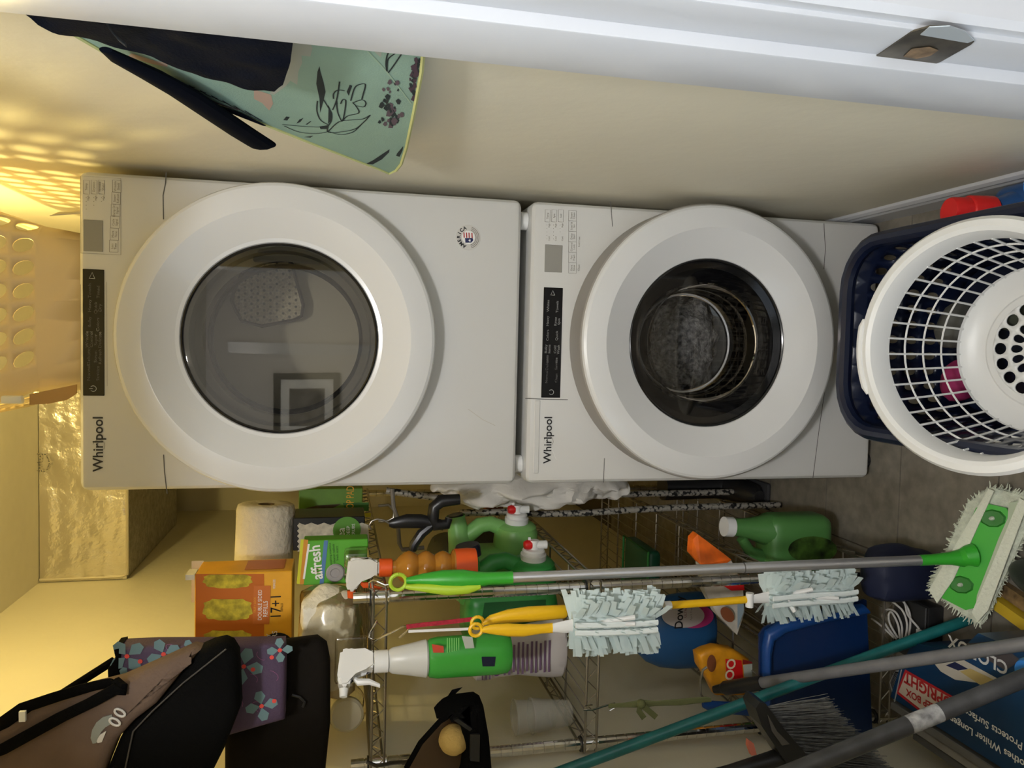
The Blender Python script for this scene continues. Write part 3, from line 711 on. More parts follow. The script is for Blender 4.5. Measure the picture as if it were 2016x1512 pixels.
for x, y, r in fl_:
    c = at(x, y, Y=yf); R_ = r*.00150
    mb = MB()
    for k in range(4):
        a = k*PI/2+.4+x; d = Vector((math.cos(a), 0, math.sin(a))); n = Vector((-d.z, 0, d.x))
        mb.poly([c+d*.12*R_, c+d*.6*R_+n*.38*R_, c+d*R_+n*.20*R_, c+d*1.02*R_-n*.16*R_, c+d*.62*R_-n*.36*R_])
    if r > 10: mb.obj('petal_print', M_petal, t, smooth=False)
    else: mb.bm.free()
    mb = MB(); mb.lathe([(0, .0), (.0045, .0)], AX(c+Vector((0, -.0006, 0)), (0, -1, 0)), 8); mb.obj('flower_centre_print', M_dot, t, smooth=False)
mb = MB(); rd = random.Random(3)
for k in range(16):
    c = at(rd.uniform(245, 550), rd.uniform(1278, 1400), Y=yf+.0001); a0 = rd.uniform(0, 6); r = rd.uniform(.008, .02)
    mb.ribbon([c+Vector((r*math.cos(a0+q*.35), 0, r*.7*math.sin(a0+q*.5))) for q in range(9)], .0009, (0, -1, 0))
mb.obj('vine_print', mat('vine_pink', (.30, .10, .22), .8), t, smooth=False)
hk = Vector((XL+.02, -.30, 2.24))
mb = MB(); a = at(225, 1300, Y=-.2); mb.tube([a, a.lerp(hk, .5)+Vector((.04, 0, 0)), hk], .008, 8); mb.obj('handle', M_blackcloth, t)

t = thing('black_duffel_bag', 'black fabric bag hanging lowest on the left wall under the brown bag', 'bag', at(640, 1420, Y=-.17))
puff('body', mat('charcoal_cloth', (.010, .008, .006), .85, bump=.8, bscale=12, spec=.1), t, [(470, 1280), (560, 1270), (625, 1262), (643, 1275), (650, 1310), (650, 1430), (640, 1530), (560, 1560), (440, 1540), (440, 1400)], -.170, .058, bev=.022)
mb = MB(); mb.tube([at(*p, Y=-.176) for p in ((470, 1345), (500, 1338), (545, 1334), (556, 1345), (560, 1370), (520, 1378), (470, 1392))], [.012]*7, 8); mb.obj('grab_handle', M_blackcloth, t)
mb = MB(); mb.tube([at(*p, Y=-.178) for p in ((575, 1368), (590, 1372), (600, 1382), (596, 1392))], .003, 6); mb.obj('cord_loop', M_black, t)
mb = MB(); a = at(470, 1300, Y=-.12); mb.tube([a, a.lerp(hk, .5), hk+Vector((0, .05, 0))], .008, 8); mb.obj('strap', M_blackcloth, t)

t = thing('brown_shoulder_bag', 'brown canvas shoulder bag with a silver emblem and black underside, nearest on the left', 'bag', at(300, 1420, Y=-.33))
puff('brown_panel', M_brown, t, [(-60, 1470), (-10, 1437), (60, 1398), (140, 1372), (228, 1350), (300, 1318), (375, 1284), (392, 1287), (355, 1330), (305, 1392), (262, 1425), (228, 1462), (205, 1520), (180, 1590), (-60, 1590)], -.34, .07, bev=.02)
puff('black_panel', M_blackcloth, t, [(388, 1288), (412, 1277), (438, 1271), (455, 1278), (466, 1296), (471, 1400), (440, 1480), (400, 1560), (330, 1600), (185, 1590), (208, 1520), (231, 1463), (265, 1427), (309, 1393), (358, 1331)], -.338, .072, bev=.02)
mb = MB(); mb.tube([at(*p, Y=-.343) for p in ((445, 1278), (360, 1345), (300, 1400), (262, 1440), (245, 1520))], .0015, 6); mb.obj('piping', mat('piping_grey', (.05, .045, .04), .6), t)
for nm, pp, r in (('shoulder_strap', ((-60, 1500), (0, 1478), (60, 1445), (120, 1412), (180, 1383), (218, 1362), (236, 1352)), .012), ('carry_strap', ((-60, 1455), (5, 1424), (50, 1392), (110, 1372), (170, 1354), (215, 1344), (228, 1342)), .013)):
    mb = MB(); P = [at(*p, Y=-.352 if nm[0] == 's' else -.335) for p in pp]; mb.tube(P, r, 10, flat=(Vector((0, .35, 0)), Vector((.55, 0, .85)))); mb.obj(nm, M_blackcloth, t)
mb = MB(); mb.tube([at(228, 1343, Y=-.335), at(240, 1352, Y=-.345), at(236, 1368, Y=-.35)], .010, 8); mb.obj('strap_loop', M_blackcloth, t)
mb = MB(); mb.tube([at(-60, 1465, Y=-.34), at(-150, 1500, Y=-.33), hk+Vector((0, -.04, .02))], .010, 8); mb.obj('hanging_strap', M_blackcloth, t)
ye_ = -.3408
mb = MB(); mb.poly([at(x, y, Y=ye_) for x, y in ((221, 1406), (222, 1414), (218, 1425), (208, 1431), (200, 1440), (194, 1450), (190, 1462), (183, 1463), (179, 1452), (182, 1436), (190, 1422), (203, 1411))], ext=(0, -.002, 0)); mb.obj('emblem_crescent', mat('emblem_silver', (.28, .32, .34), .3, metal=.4), t, smooth=False)
mb = MB(); mb.poly([at(x, y, Y=ye_) for x, y in ((210, 1438), (206, 1448), (201, 1460), (193, 1462), (190, 1458), (197, 1446))], ext=(0, -.002, 0)); mb.obj('emblem_sliver', mat('emblem_white', (.62, .60, .56), .4), t, smooth=False)
for x, y in ((226, 1421), (236, 1403)):
    c = at(x, y, Y=ye_-.002); mb = MB(); mb.tube([c+Vector((.0085*math.cos(a)*.7+.004*math.sin(a), 0, .0085*math.sin(a))) for a in [k*PI/8 for k in range(17)]], .0022, 6); mb.obj('emblem_ring', MATS['emblem_white'], t)
mb = MB(); mb.box(at(45, 1406, Y=-.348)+Vector((-.012, -.004, -.005)), at(45, 1406, Y=-.348)+Vector((.006, .002, .005))); mb.obj('care_tag', M_whiteprint, t, smooth=False)
hkm = MB(); hkm.tube([(XL, -.30, 2.245), (XL+.05, -.30, 2.24), (XL+.065, -.30, 2.255), (XL+.065, -.30, 2.28)], .006, 8); hkm.box((XL, -.40, 2.215), (XL+.014, -.20, 2.275), bev=.003)
tag(hkm.obj('wall_hook', M_chrome), 'metal wall hook holding the bags above the shelf', 'hook')

# black pouch with a wool ball
t = thing('black_pouch', 'open black pouch with brown lining hanging on the left shelf post', 'pouch', at(970, 1470, Y=-.20))
puff('lining', mat('pouch_lining', (.10, .06, .03), .8), t, [(795, 1525), (830, 1460), (868, 1418), (900, 1412), (935, 1470), (930, 1540), (880, 1580), (800, 1580)], -.175, .018, bev=.006)
puff('flap', M_blackcloth, t, [(862, 1424), (880, 1407), (905, 1397), (945, 1392), (955, 1398), (966, 1460), (972, 1530), (960, 1600), (900, 1600), (916, 1540), (922, 1490), (910, 1440), (893, 1416)], -.255, .09, bev=.02)
mb = MB(); mb.tube([at(*p, Y=-.245) for p in ((800, 1512), (828, 1462), (866, 1420), (895, 1402))], .006, 8); mb.obj('rim', M_blackcloth, t)
for pp in (((893, 1418), (902, 1415), (930, 1435), (925, 1440)), ((926, 1446), (945, 1446), (944, 1500), (926, 1498))):
    mb = MB(); slabpx(mb, pp, -.262, .01); mb.obj('buckle', M_black, t, smooth=False)
mb = MB(); mb.tube([at(805, 1500, Y=-.21), at(775, 1502, Y=-.19), at(742, 1508, Y=-.16), at(722, 1500, Y=-.15)], .004, 6); mb.obj('strap', M_black, t)
c = at(893, 1456, Y=-.218)
mb = MB(); mb.ball(c, .032, 4, amp=.03, fr=60); tag(mb.obj('dryer_ball', mat('wool_yellow', (.70, .48, .15), .95, bump=.5, bscale=90)), 'yellow wool ball resting in the open black pouch', 'ball')

# ------------------------------------------------------------------ bottles
def spray_head(t, c, d, m_head, m_trig, m_nozzle, s=1., wn=.013):
    """trigger head; c = top of the collar, d = direction the nozzle points (horizontal)"""
    d = Vector(d).normalized(); u = UZ; n = d.cross(u)
    F = lambda a, b: c+d*a*s+u*b*s
    mb = MB(); mb.poly([F(-.018, 0)-n*wn*s, F(-.016, .02)-n*wn*s, F(-.026, .05)-n*wn*s, F(-.022, .066)-n*wn*s, F(.03, .072)-n*wn*s, F(.047, .066)-n*wn*s, F(.047, .05)-n*wn*s, F(.022, .042)-n*wn*s, F(.014, .02)-n*wn*s, F(.016, 0)-n*wn*s], ext=n*2*wn*s)
    bmesh.ops.bevel(mb.bm, geom=[e for e in mb.bm.edges], offset=.005*s, segments=2, affect='EDGES')
    h = mb.obj('spray_head', m_head, t, ang=.7)
    mb = MB(); mb.tube([F(.047, .059), F(.062, .060)], [.009*s, .007*s], 12); mb.obj('nozzle', m_nozzle, h)
    mb = MB(); mb.tube([F(.024, .044), F(.036, .034), F(.037, .012), F(.046, -.008)], [.006*s, .007*s, .006*s, .004*s], 8, flat=(n, d)); mb.obj('trigger', m_trig, h)
    return h
# amber ribbed spray bottle on the shelf's right edge
bx_ = at(850, 1120, Y=-.045); zb, zt = at(935, 1120, Y=-.045).z, at(770, 1118, Y=-.045).z
t = thing('amber_spray_bottle', 'ribbed amber spray bottle with white and red trigger hanging on the shelf edge', 'spray bottle', (bx_.x, bx_.y, zb))
H = zt-zb
prof = [(0, 0), (.040, 0), (.043, .02), (.041, .055*H/.2)]
for k in range(3): prof += [(.030, H*(.30+.2*k)), (.037, H*(.36+.2*k)), (.0385, H*(.40+.2*k)), (.036, H*(.44+.2*k)), (.029, H*(.495+.2*k))]
prof += [(.024, H*.92), (.017, H*.95), (.016, H)]
tilt = AX((bx_.x, bx_.y, zb), (.035, 0, 1))
mb = MB(); mb.lathe(prof, tilt, 28); mb.obj('bottle', M_amber, t)
mb = MB(); mb.lathe([(.044, .001), (.0445, .02), (.0425, .05), (.041, .05), (.041, .001)], tilt, 28); mb.obj('base_label', M_orange, t)
mb = MB(); mb.lathe([(.019, H-.002), (.0205, H), (.0205, H+.026), (.017, H+.028)], tilt, 20); mb.obj('collar', M_red if False else M_orange, t)
spray_head(t, tilt @ Vector((0, 0, H+.027)), (-1, -.1, 0), mat('head_translucent', (.72, .70, .64), .4), M_orange, M_orange, 1.05)
# green spray bottle hung by its trigger on the shelf front
bx_ = at(900, 1292, Y=-.205); zb, zt = at(1004, 1290, Y=-.205).z, at(842, 1296, Y=-.205).z
t = thing('green_spray_bottle', 'green spray bottle with white trigger hung on the front of the top shelf', 'spray bottle', (bx_.x, bx_.y, zb))
H = zt-zb; Mt = Matrix.Translation((bx_.x, bx_.y, zb))
M_gsp = mat('spray_green', (.045, .32, .04), .25)
mb = MB(); mb.lathe([(0, 0), (.036, 0), (.043, .008), (.045, .03), (.044, H-.02), (.041, H-.004), (.036, H)], Mt, 32, sy=.72); mb.obj('bottle', M_gsp, t)
mb = MB(); mb.lathe([(.036, H), (.040, H+.004), (.033, H+.04), (.027, H+.075), (.020, H+.085)], Mt, 28, sy=.8); mb.obj('shoulder', mat('shoulder_white', (.60, .60, .56), .35), t)
mb = MB(); mb.lathe([(.021, H+.083), (.023, H+.084), (.023, H+.112), (.018, H+.113)], Mt, 24); mb.obj('collar', M_whiteplastic, t)
spray_head(t, Mt @ Vector((0, 0, H+.11)), (-.75, -.65, 0), M_whiteplastic, M_whiteplastic, M_whiteplastic, 1.08, .019)
yl = bx_.y-.0335
def fpatch(t, name, m, Y, *px):
    mb = MB(); quad_px(mb, Y, *px); return mb.obj(name, m, t, smooth=False)
fpatch(t, 'warning_print', mat('print_red', (.55, .06, .03), .5), yl, (850, 1268), (873, 1272), (874, 1285), (853, 1285))
fpatch(t, 'barcode_print', mat('print_pale', (.45, .48, .42), .5), yl, (909, 1252), (930, 1254), (934, 1276), (916, 1277))
fpatch(t, 'dark_print', M_navyplastic, yl, (948, 1293), (976, 1293), (974, 1312), (950, 1312))
for k in range(6):
    fpatch(t, 'text_line_print', mat('print_ltgreen', (.20, .55, .14), .5), yl, (880+4.5*k, 1256), (881.5+4.5*k, 1256), (881.5+4.5*k, 1285-k), (880+4.5*k, 1285-k))
# lilac-labelled refill bottle
t = thing('refill_bottle', 'pale bottle with purple lettering standing behind the green spray bottle', 'bottle', (-.765, .02, Z2))
BX, BY = -.766, .03; H = .245
Mt = Matrix.Translation((BX, BY, Z2))
M_lil = mat('bottle_pale', (.58, .54, .52), .4); M_pur = mat('print_purple', (.16, .09, .16), .6)
mb = MB(); mb.lathe([(0, 0), (.066, 0), (.074, .006), (.075, .03), (.068, .08), (.062, .12), (.064, .17), (.070, .20), (.068, .225), (.050, .240), (.020, .247), (.018, .26)], Mt, 40, sy=.5); mb.obj('bottle', M_lil, t)
mb = MB(); mb.lathe([(.021, .258), (.023, .26), (.023, .285), (.0, .287)], Mt, 24); mb.obj('cap', mat('cap_purple', (.14, .03, .18), .4), t)
ylb = BY-.038
for k in range(13):
    z = Z2+.045+.0112*k; wl = .045-.006*(k % 3 == 2)
    mb = MB(); mb.poly([(BX-wl, ylb, z), (BX+wl-.01, ylb, z), (BX+wl-.01, ylb, z+.0055), (BX-wl, ylb, z+.0055)]); mb.obj('text_line_print', M_pur, t, smooth=False)
for k in range(3):
    mb = MB(); z = Z2+.195+.009*k; mb.poly([(BX-.052, ylb-.002, z), (BX-.03, ylb-.002, z), (BX-.03, ylb-.002, z+.004), (BX-.052, ylb-.002, z+.004)]); mb.obj('text_line_print', M_pur, t, smooth=False)
mb = MB(); mb.lathe([(0, 0), (.009, 0)], AX((BX-.036, ylb-.0015, Z2+.18), (0, -1, 0)), 16); mb.obj('flower_print', mat('cap_purple', (.14, .03, .18), .4), t, smooth=False)

# detergent jugs with press taps
def jug(label, O, m, cap, yw=.070):
    t = thing('detergent_jug', label, 'detergent jug', (O.x-.07, O.y, O.z), 'green tap jugs on the middle shelf')
    P = lambda x, z, y=0: Vector((O.x+x, O.y+y, O.z+z))
    mb = MB(); mb.box(P(-.15, 0, -yw), P(0, .245, yw), bev=.035, seg=4); b = mb.obj('body', m, t)
    mb = MB(); mb.tube([P(-.03, .21), P(.02, .222), P(.085, .235)], [.044, .034, .025], 24, caps=False); mb.tube([P(.085, .235), P(.092, .236)], [.027, .027], 24, caps=False); mb.obj('neck', m, t)
    if cap:
        mb = MB(); mb.lathe([(.0, .112), (.030, .112), (.033, .106), (.033, .082), (.027, .080)], AX(P(0, .217), (1, 0, .16)), 28); mb.obj('cap', mat('cap_navy', (.008, .010, .035), .4), t)
    else:
        mb = MB(); mb.tube([P(.088, .2355), P(.095, .237)], [.0215, .0215], 20); mb.obj('neck_opening', M_black, t)
    mb = MB(); mb.tube([P(-.01, .225), P(.035, .200), P(.062, .165), P(.066, .135), P(.052, .10), P(.02, .075), P(-.01, .07)], [.024, .024, .023, .022, .023, .026, .03], 16); mb.obj('handle', m, t)
    mb = MB(); mb.lathe([(.066, -.05), (.064, .02), (.062, .045), (.058, .052), (.057, .060), (.050, .066), (.034, .070), (0, .071)], AX(P(0, .060), (1, -.12, 0)), 32); mb.obj('tap_dome', m, t)
    A = AX(P(0, .060), (1, -.12, 0))
    mb = MB(); mb.lathe([(.034, .068), (.034, .084), (.030, .086), (.030, .094), (.026, .098), (0, .1)], A, 24); tp = mb.obj('tap_collar', M_whiteplastic, t)
    mb = MB(); c = P(.108, .060, -.013); mb.tube([c+Vector((-.012, 0, 0)), c+Vector((.012, 0, 0))], .013, 16); mb.tube([c+Vector((0, 0, .012)), c+Vector((0, -.003, -.034))], .011, 16); mb.poly([c+Vector((-.012, -.002, .004)), c+Vector((.02, -.002, .010)), c+Vector((.02, -.002, .016)), c+Vector((-.012, -.002, .016))], ext=(0, .004, 0)); mb.obj('tap_valve', M_whiteplastic, tp)
    mb = MB(); mb.lathe([(.0, .014), (.010, .012), (.013, .004), (.013, -.006)], AX(c+Vector((0, 0, .014)), (0, -.1, 1)), 18); mb.obj('tap_button', M_red, tp)
    return t
jB = jug('pale green jug with open neck and white tap at the back of the middle shelf', Vector((-.582, .335, Z2)), M_jug1, False)
jF = jug('dark green jug with navy cap and white tap nearest on the middle shelf', Vector((-.633, .135, Z2)), M_jug2, True)
pj = Vector((-.633, .135, Z2))
mb = MB(); mb.poly([(pj.x-.125, pj.y-.0712, Z2+.04), (pj.x-.02, pj.y-.0712, Z2+.04), (pj.x-.02, pj.y-.0712, Z2+.20), (pj.x-.09, pj.y-.0712, Z2+.21)]); mb.obj('label', mat('jug_label_dark', (.012, .11, .03), .4), jF, smooth=False)

# green shallow tray and dark flat box on third shelf
t = thing('green_tray_bag', 'dark green plastic tub at the back of the lower shelf', 'tub', at(1270, 1110, Z=Z3))
c = at(1250, 1130, Z=Z3+.05)
mb = MB(); mb.box((c.x-.15, c.y-.10, Z3), (c.x+.10, c.y+.12, Z3+.045), bev=.015, seg=3); mb.obj('tub', mat('tub_green', (.012, .10, .05), .4), t)
mb = MB(); mb.tube([(c.x-.15, c.y-.10, Z3+.047), (c.x+.10, c.y-.10, Z3+.047), (c.x+.10, c.y+.12, Z3+.047), (c.x-.15, c.y+.12, Z3+.047), (c.x-.15, c.y-.10, Z3+.047)], .004, 6); mb.obj('rim', M_jug2, t)

# fabric-softener bottle (oval, lying low and wide)
t = thing('softener_bottle', 'blue fabric softener bottle lettered Downy on the lower wire shelf', 'bottle', (-.785, .13, Z3))
BX, BY = -.79, .15
Mt = Matrix.Translation((BX, BY, Z3))
M_dow = mat('softener_blue', (.016, .075, .19), .3)  # blue kept dark to include the shade on the lower shelf
mb = MB(); mb.lathe([(0, 0), (.085, 0), (.103, .012), (.108, .04), (.106, .10), (.098, .15), (.080, .19), (.055, .215), (.030, .225), (.026, .24)], Mt, 40, sy=.55); mb.obj('bottle', M_dow, t)
mb = MB(); mb.lathe([(.030, .235), (.033, .237), (.033, .270), (.028, .274), (0, .275)], Mt, 28); mb.obj('cap', mat('cap_blue', (.02, .08, .24), .35), t)
def oval(mb, Y, cx, cy, rx, ry, n=32, rot=0): mb.poly([at(cx+rx*math.cos(a)*math.cos(rot)-ry*math.sin(a)*math.sin(rot), cy+rx*math.cos(a)*math.sin(rot)+ry*math.sin(a)*math.cos(rot), Y=Y) for a in [2*PI*k/n for k in range(n)]]); return mb
yd = BY-.0605
mb = MB(); oval(mb, yd, 1365, 1213, 40, 24); mb.obj('label_pink', mat('label_magenta', (.45, .03, .16), .5), t, smooth=False)
mb = MB(); oval(mb, yd-.0006, 1345, 1212, 42, 24); mb.obj('label_white', mat('label_pale', (.50, .45, .43), .5), t, smooth=False)
ftext('Downy', 1338, 1206, yd-.0012, .034, M_black, t, bold=.0006, sx=.9); ftext('ULTRA', 1350, 1205, yd-.0012, .010, mat('print_plum', (.2, .04, .06), .5), t); ftext('April Fresh', 1361, 1207, yd-.0012, .009, M_greyprint, t)
# orange triangular pouch lying in front of it
M_pou = mat('pouch_orange', (.78, .14, .01), .35, var=.25, scale=25)
t = thing('orange_pouch', 'pointed orange and pale pouch leaning behind the mop handle', 'pouch', at(1455, 1180, Y=-.01))
def P3(x, y, Y): return at(x, y, Y=Y-.075)
mb = MB(); mb.poly([P3(1364, 1062, .06), P3(1374, 1052, .06), P3(1425, 1090, .03), P3(1440, 1102, .02), P3(1432, 1108, .01), P3(1380, 1112, .02), P3(1362, 1092, .05)], ext=(.004, .02, .004)); mb.obj('tip', M_pou, t, smooth=False)
mb = MB(); mb.poly([P3(1380, 1112, .02), P3(1440, 1104, .02), P3(1462, 1150, .01), P3(1466, 1205, .0), P3(1451, 1250, -.01), P3(1412, 1210, .0), P3(1388, 1165, .01)], ext=(.004, .022, .004)); bd = mb.obj('body', mat('pouch_pale', (.46, .42, .35), .5, var=.2, scale=30), t, smooth=False)
mb = MB(); quad_px(mb, -0.087, (1420, 1151), (1464, 1148), (1466, 1162), (1440, 1163)); mb.obj('red_band_print', M_red, bd, smooth=False)
mb = MB(); oval(mb, -0.089, 1432, 1210, 17, 11, 20, .9); mb.obj('oval_print', mat('print_brown', (.20, .06, .02), .5), bd, smooth=False)
mb = MB(); quad_px(mb, -0.088, (1452, 1178), (1465, 1178), (1464, 1205), (1452, 1240)); mb.obj('blue_edge_print', mat('print_greyblue', (.25, .32, .36), .5), bd, smooth=False)
# red and yellow packet
t = thing('snack_packet', 'red and yellow crumpled packet lettered OO above the black pole grip', 'packet', at(1480, 1320, Y=-.06))
YP = -.075
puff('packet', mat('packet_yellow', (.62, .26, .01), .35, var=.2, scale=30), t, [(1376, 1290), (1392, 1282), (1412, 1276), (1445, 1280), (1478, 1300), (1478, 1306), (1478, 1372), (1412, 1372), (1396, 1340), (1380, 1316)], YP, .045, bev=.012)
fpatch(t, 'red_print', M_red, YP-.0006, (1428, 1297), (1460, 1300), (1463, 1330), (1468, 1362), (1432, 1362))
fpatch(t, 'dark_red_print', mat('print_darkred', (.22, .01, .01), .5), YP-.0008, (1462, 1298), (1480, 1303), (1482, 1306), (1462, 1308))
fpatch(t, 'barcode_print', mat('print_pale', (.45, .48, .42), .5), YP-.0008, (1463, 1309), (1481, 1307), (1481, 1332), (1465, 1333))
mb = MB(); oval(mb, YP-.0008, 1401, 1306, 9, 17); mb.obj('round_print', mat('print_brown', (.20, .06, .02), .5), t, smooth=False)
p = at(1439, 1318, Y=YP-.0014); text('OO', p, (1, 0, -.1), (.1, 0, 1), .034, mat('print_cream', (.75, .62, .42), .5), t, bold=.0008)

M_cup = mat('cup_plastic', (.75, .74, .68), .25, alpha=.22)
# clear cups on the middle shelf
for i, (x, y, zz) in enumerate(((-.905, -.035, 0), (-.905, -.035, .042))):
    t = thing('plastic_cup', ('clear plastic cup holding another on the middle shelf by the left post', 'clear plastic cup nested in the top of the lower cup by the left post')[i], 'cup', (x, y, Z2+zz), 'clear cups')
    mb = MB(); mb.lathe([(0, .003), (.028, .003), (.028, 0), (.030, 0), (.041, .094), (.0425, .098), (.0405, .098), (.0395, .094), (.0285, .005), (0, .005)], Matrix.Translation((x, y, Z2+zz)), 32); mb.obj('cup_wall', M_cup, t)
    mb = MB(); mb.tube([(x+.042*math.cos(a), y+.042*math.sin(a), Z2+zz+.097) for a in [k*PI/16 for k in range(33)]], .0016, 6); mb.obj('rolled_rim', M_cup, t)

# braided hose, black hook handle, white bag beside the machines
def braid_mat():
    m = bpy.data.materials.new('braided_steel'); m.use_nodes = True; N = m.node_tree.nodes; L = m.node_tree.links; b = N['Principled BSDF']
    tc = N.new('ShaderNodeTexCoord'); v = N.new('ShaderNodeTexVoronoi'); v.inputs['Scale'].default_value = 95
    r = N.new('ShaderNodeValToRGB'); r.color_ramp.elements[0].color = (.55, .52, .46, 1); r.color_ramp.elements[1].color = (.03, .03, .03, 1); r.color_ramp.elements[0].position = .52; r.color_ramp.elements[1].position = .72
    L.new(tc.outputs['Object'], v.inputs[0]); L.new(v.outputs['Distance'], r.inputs[0]); L.new(r.outputs[0], b.inputs['Base Color']); b.inputs['Metallic'].default_value = .5; b.inputs['Roughness'].default_value = .4
    return m
M_braid = braid_mat()
def hose(name, label, px, Y, r, zend=None):
    P = [at(x, y, Y=Y) for x, y in px]
    if zend is not None: P.append(Vector((P[-1].x, P[-1].y, zend)))
    mb = MB(); mb.tube(P, r, 12); return tag(mb.obj(name, M_braid), label, 'hose')
hose('braided_hose', 'long speckled steel hose hanging down beside the middle shelf', [(905, 1010), (1000, 1008), (1060, 1012), (1150, 1010), (1240, 1004), (1335, 999)], .44, .0105, .012)
hose('braided_hose', 'short speckled steel hose at the top, tucked behind the white bag', [(760, 966), (800, 972), (890, 984), (950, 981), (1010, 978), (1080, 976)], .62, .011, .02)
t = thing('black_scraper', 'black plastic handled tool hanging from the right edge of the top shelf', 'tool', at(905, 1030, Y=.10))
yk = .16
mb = MB(); P = [at(*p, Y=yk) for p in ((766, 1031), (775, 1030), (800, 1026), (830, 1026), (850, 1030), (872, 1034))]; mb.tube(P, [.008, .014, .0185, .0185, .016, .014], 14, flat=(Vector((1, 0, 0)), Vector((0, .7, 0)))); mb.obj('grip', M_black, t)
mb = MB(); P = [at(*p, Y=yk) for p in ((905, 983), (870, 986), (855, 998), (852, 1020), (858, 1034), (880, 1032), (884, 1020))]; mb.tube(P, [.014, .017, .016, .016, .016, .014, .010], 12); mb.obj('crook', M_black, t)
mb = MB(); P = [at(*p, Y=yk) for p in ((850, 1034), (830, 1050), (815, 1072), (812, 1084))]; mb.tube(P, [.012, .013, .012, .010], 10); mb.obj('strut', M_black, t)
mb = MB(); P = [at(*p, Y=yk) for p in ((768, 1032), (755, 1024), (742, 1022), (732, 1026), (727, 1034), (730, 1042))]; mb.tube(P, .0025, 8); mb.obj('wire_hook', M_wireb, t)
t = thing('metal_bracket', 'grey metal wire bracket behind the black tool under the top shelf', 'bracket', at(830, 1075, Y=.30))
yk = .30
mb = MB(); P = [at(*p, Y=yk) for p in ((772, 962), (775, 1000), (782, 1018), (786, 1070), (792, 1082), (835, 1078))]; mb.tube(P, .006, 8); mb.obj('rod', mat('bracket_grey', (.20, .18, .15), .5), t)
mb = MB(); P = [at(*p, Y=yk) for p in ((745, 996), (765, 994), (776, 1005), (775, 1020), (762, 1026), (745, 1026))]; mb.tube(P, .004, 8); mb.obj('loop', M_wireb, t)
t = thing('crumpled_bag', 'crumpled white plastic bag squeezed between the washer and the wire shelf', 'bag', (-.43, .40, .55))
M_bagw = mat('bag_white', (.85, .82, .76), .5, bump=.7, bscale=20, translucent=.2)
mb = MB(); c = at(1025, 968, Y=.40)
g = bmesh.ops.create_icosphere(mb.bm, subdivisions=5, radius=1)['verts']
for v in g:
    p = v.co.copy(); z = p.z; wd = .066*(1-.25*abs(z)); q = Vector((p.x*wd, p.y*.10, z*.305))
    f = noise.noise(Vector((q.x*26, q.y*16, q.z*9)))+.6*noise.noise(q*34); q.x += .016*f; q.y += .03*f
    v.co = q+Vector((-.424, .40, c.z-.035))
mb.obj('bag', M_bagw, t)
t = thing('orange_rag', 'small burnt-orange cloth on the middle shelf behind the jugs', 'cloth', at(990, 1000, Y=.75))
mb = MB(); mb.ball(at(970, 996, Y=.72), 1, 4, (.028, .03, .035), amp=.3, fr=30, seed=3, box=.4); tag(t, 'small burnt-orange cloth behind the pale green jug', 'cloth'); mb.obj('cloth', mat('rag_orange', (.24, .07, .015), .8), t)
t = thing('grey_sack', 'dull grey-green sack standing behind the amber spray bottle', 'sack', (-.72, .62, Z2))
mb = MB(); mb.ball((-.70, .62, Z2+.15), 1, 4, (.10, .08, .148), amp=.12, fr=10, seed=8, box=.4); mb.obj('sack', mat('sack_grey', (.10, .10, .07), .8), t)

# green bleach-type jug, navy sack on the bottom shelf, black boots
bz = Z4
t = thing('lying_green_jug', 'light green jug with white cap and dark label low on the bottom shelf', 'jug', (-.60, .06, bz))
YG = .05
G = lambda x, y: at(x, y, Y=YG)
zb_ = bz
body = MB()
c0 = G(1560, 1068); hx = .078
zt_ = at(1520, 1060, Y=YG).z
body.box((c0.x-hx-.03, YG, bz), (c0.x+hx-.01, YG+.11, max(bz+.12, zt_)), bev=.035, seg=4); body.obj('body', mat('jug_mid_green', (.075, .22, .055), .4), t)  # darker green, with the bottom-shelf shade in the colour
mb = MB(); mb.tube([G(1532, 1052)+Vector((0, .05, 0)), G(1490, 1048)+Vector((0, .05, 0)), G(1458, 1046)+Vector((0, .05, 0))], [.045, .028, .023], 20); mb.obj('neck', MATS['jug_mid_green'], t)
mb = MB(); mb.tube([G(1460, 1046)+Vector((0, .05, 0)), G(1443, 1045)+Vector((0, .05, 0))], [.027, .027], 20); mb.obj('cap', M_whiteplastic, t)
mb = MB(); mb.tube([G(1478, 1068)+Vector((0, .05, 0)), G(1495, 1095)+Vector((0, .05, 0)), G(1530, 1110)+Vector((0, .05, 0))], [.014, .016, .02], 12); mb.obj('handle', MATS['jug_mid_green'], t)
mb = MB(); oval(mb, YG-.001, 1600, 1082, 48, 26); mb.obj('label', mat('jug_label', (.04, .09, .012), .5, var=.9, scale=30), t, smooth=False)
t = thing('navy_sack', 'dark navy cloth sack on the floor behind the mop handle', 'sack', at(1740, 1110, Z=.0))
mb = MB(); mb.ball((-.532, -.225, .10), 1, 4, (.072, .055, .10), amp=.15, fr=9, seed=6, box=.4); mb.obj('sack', mat('sack_navy', (.003, .007, .032), .7), t)  # navy darkened for the shade near the floor
bt = []
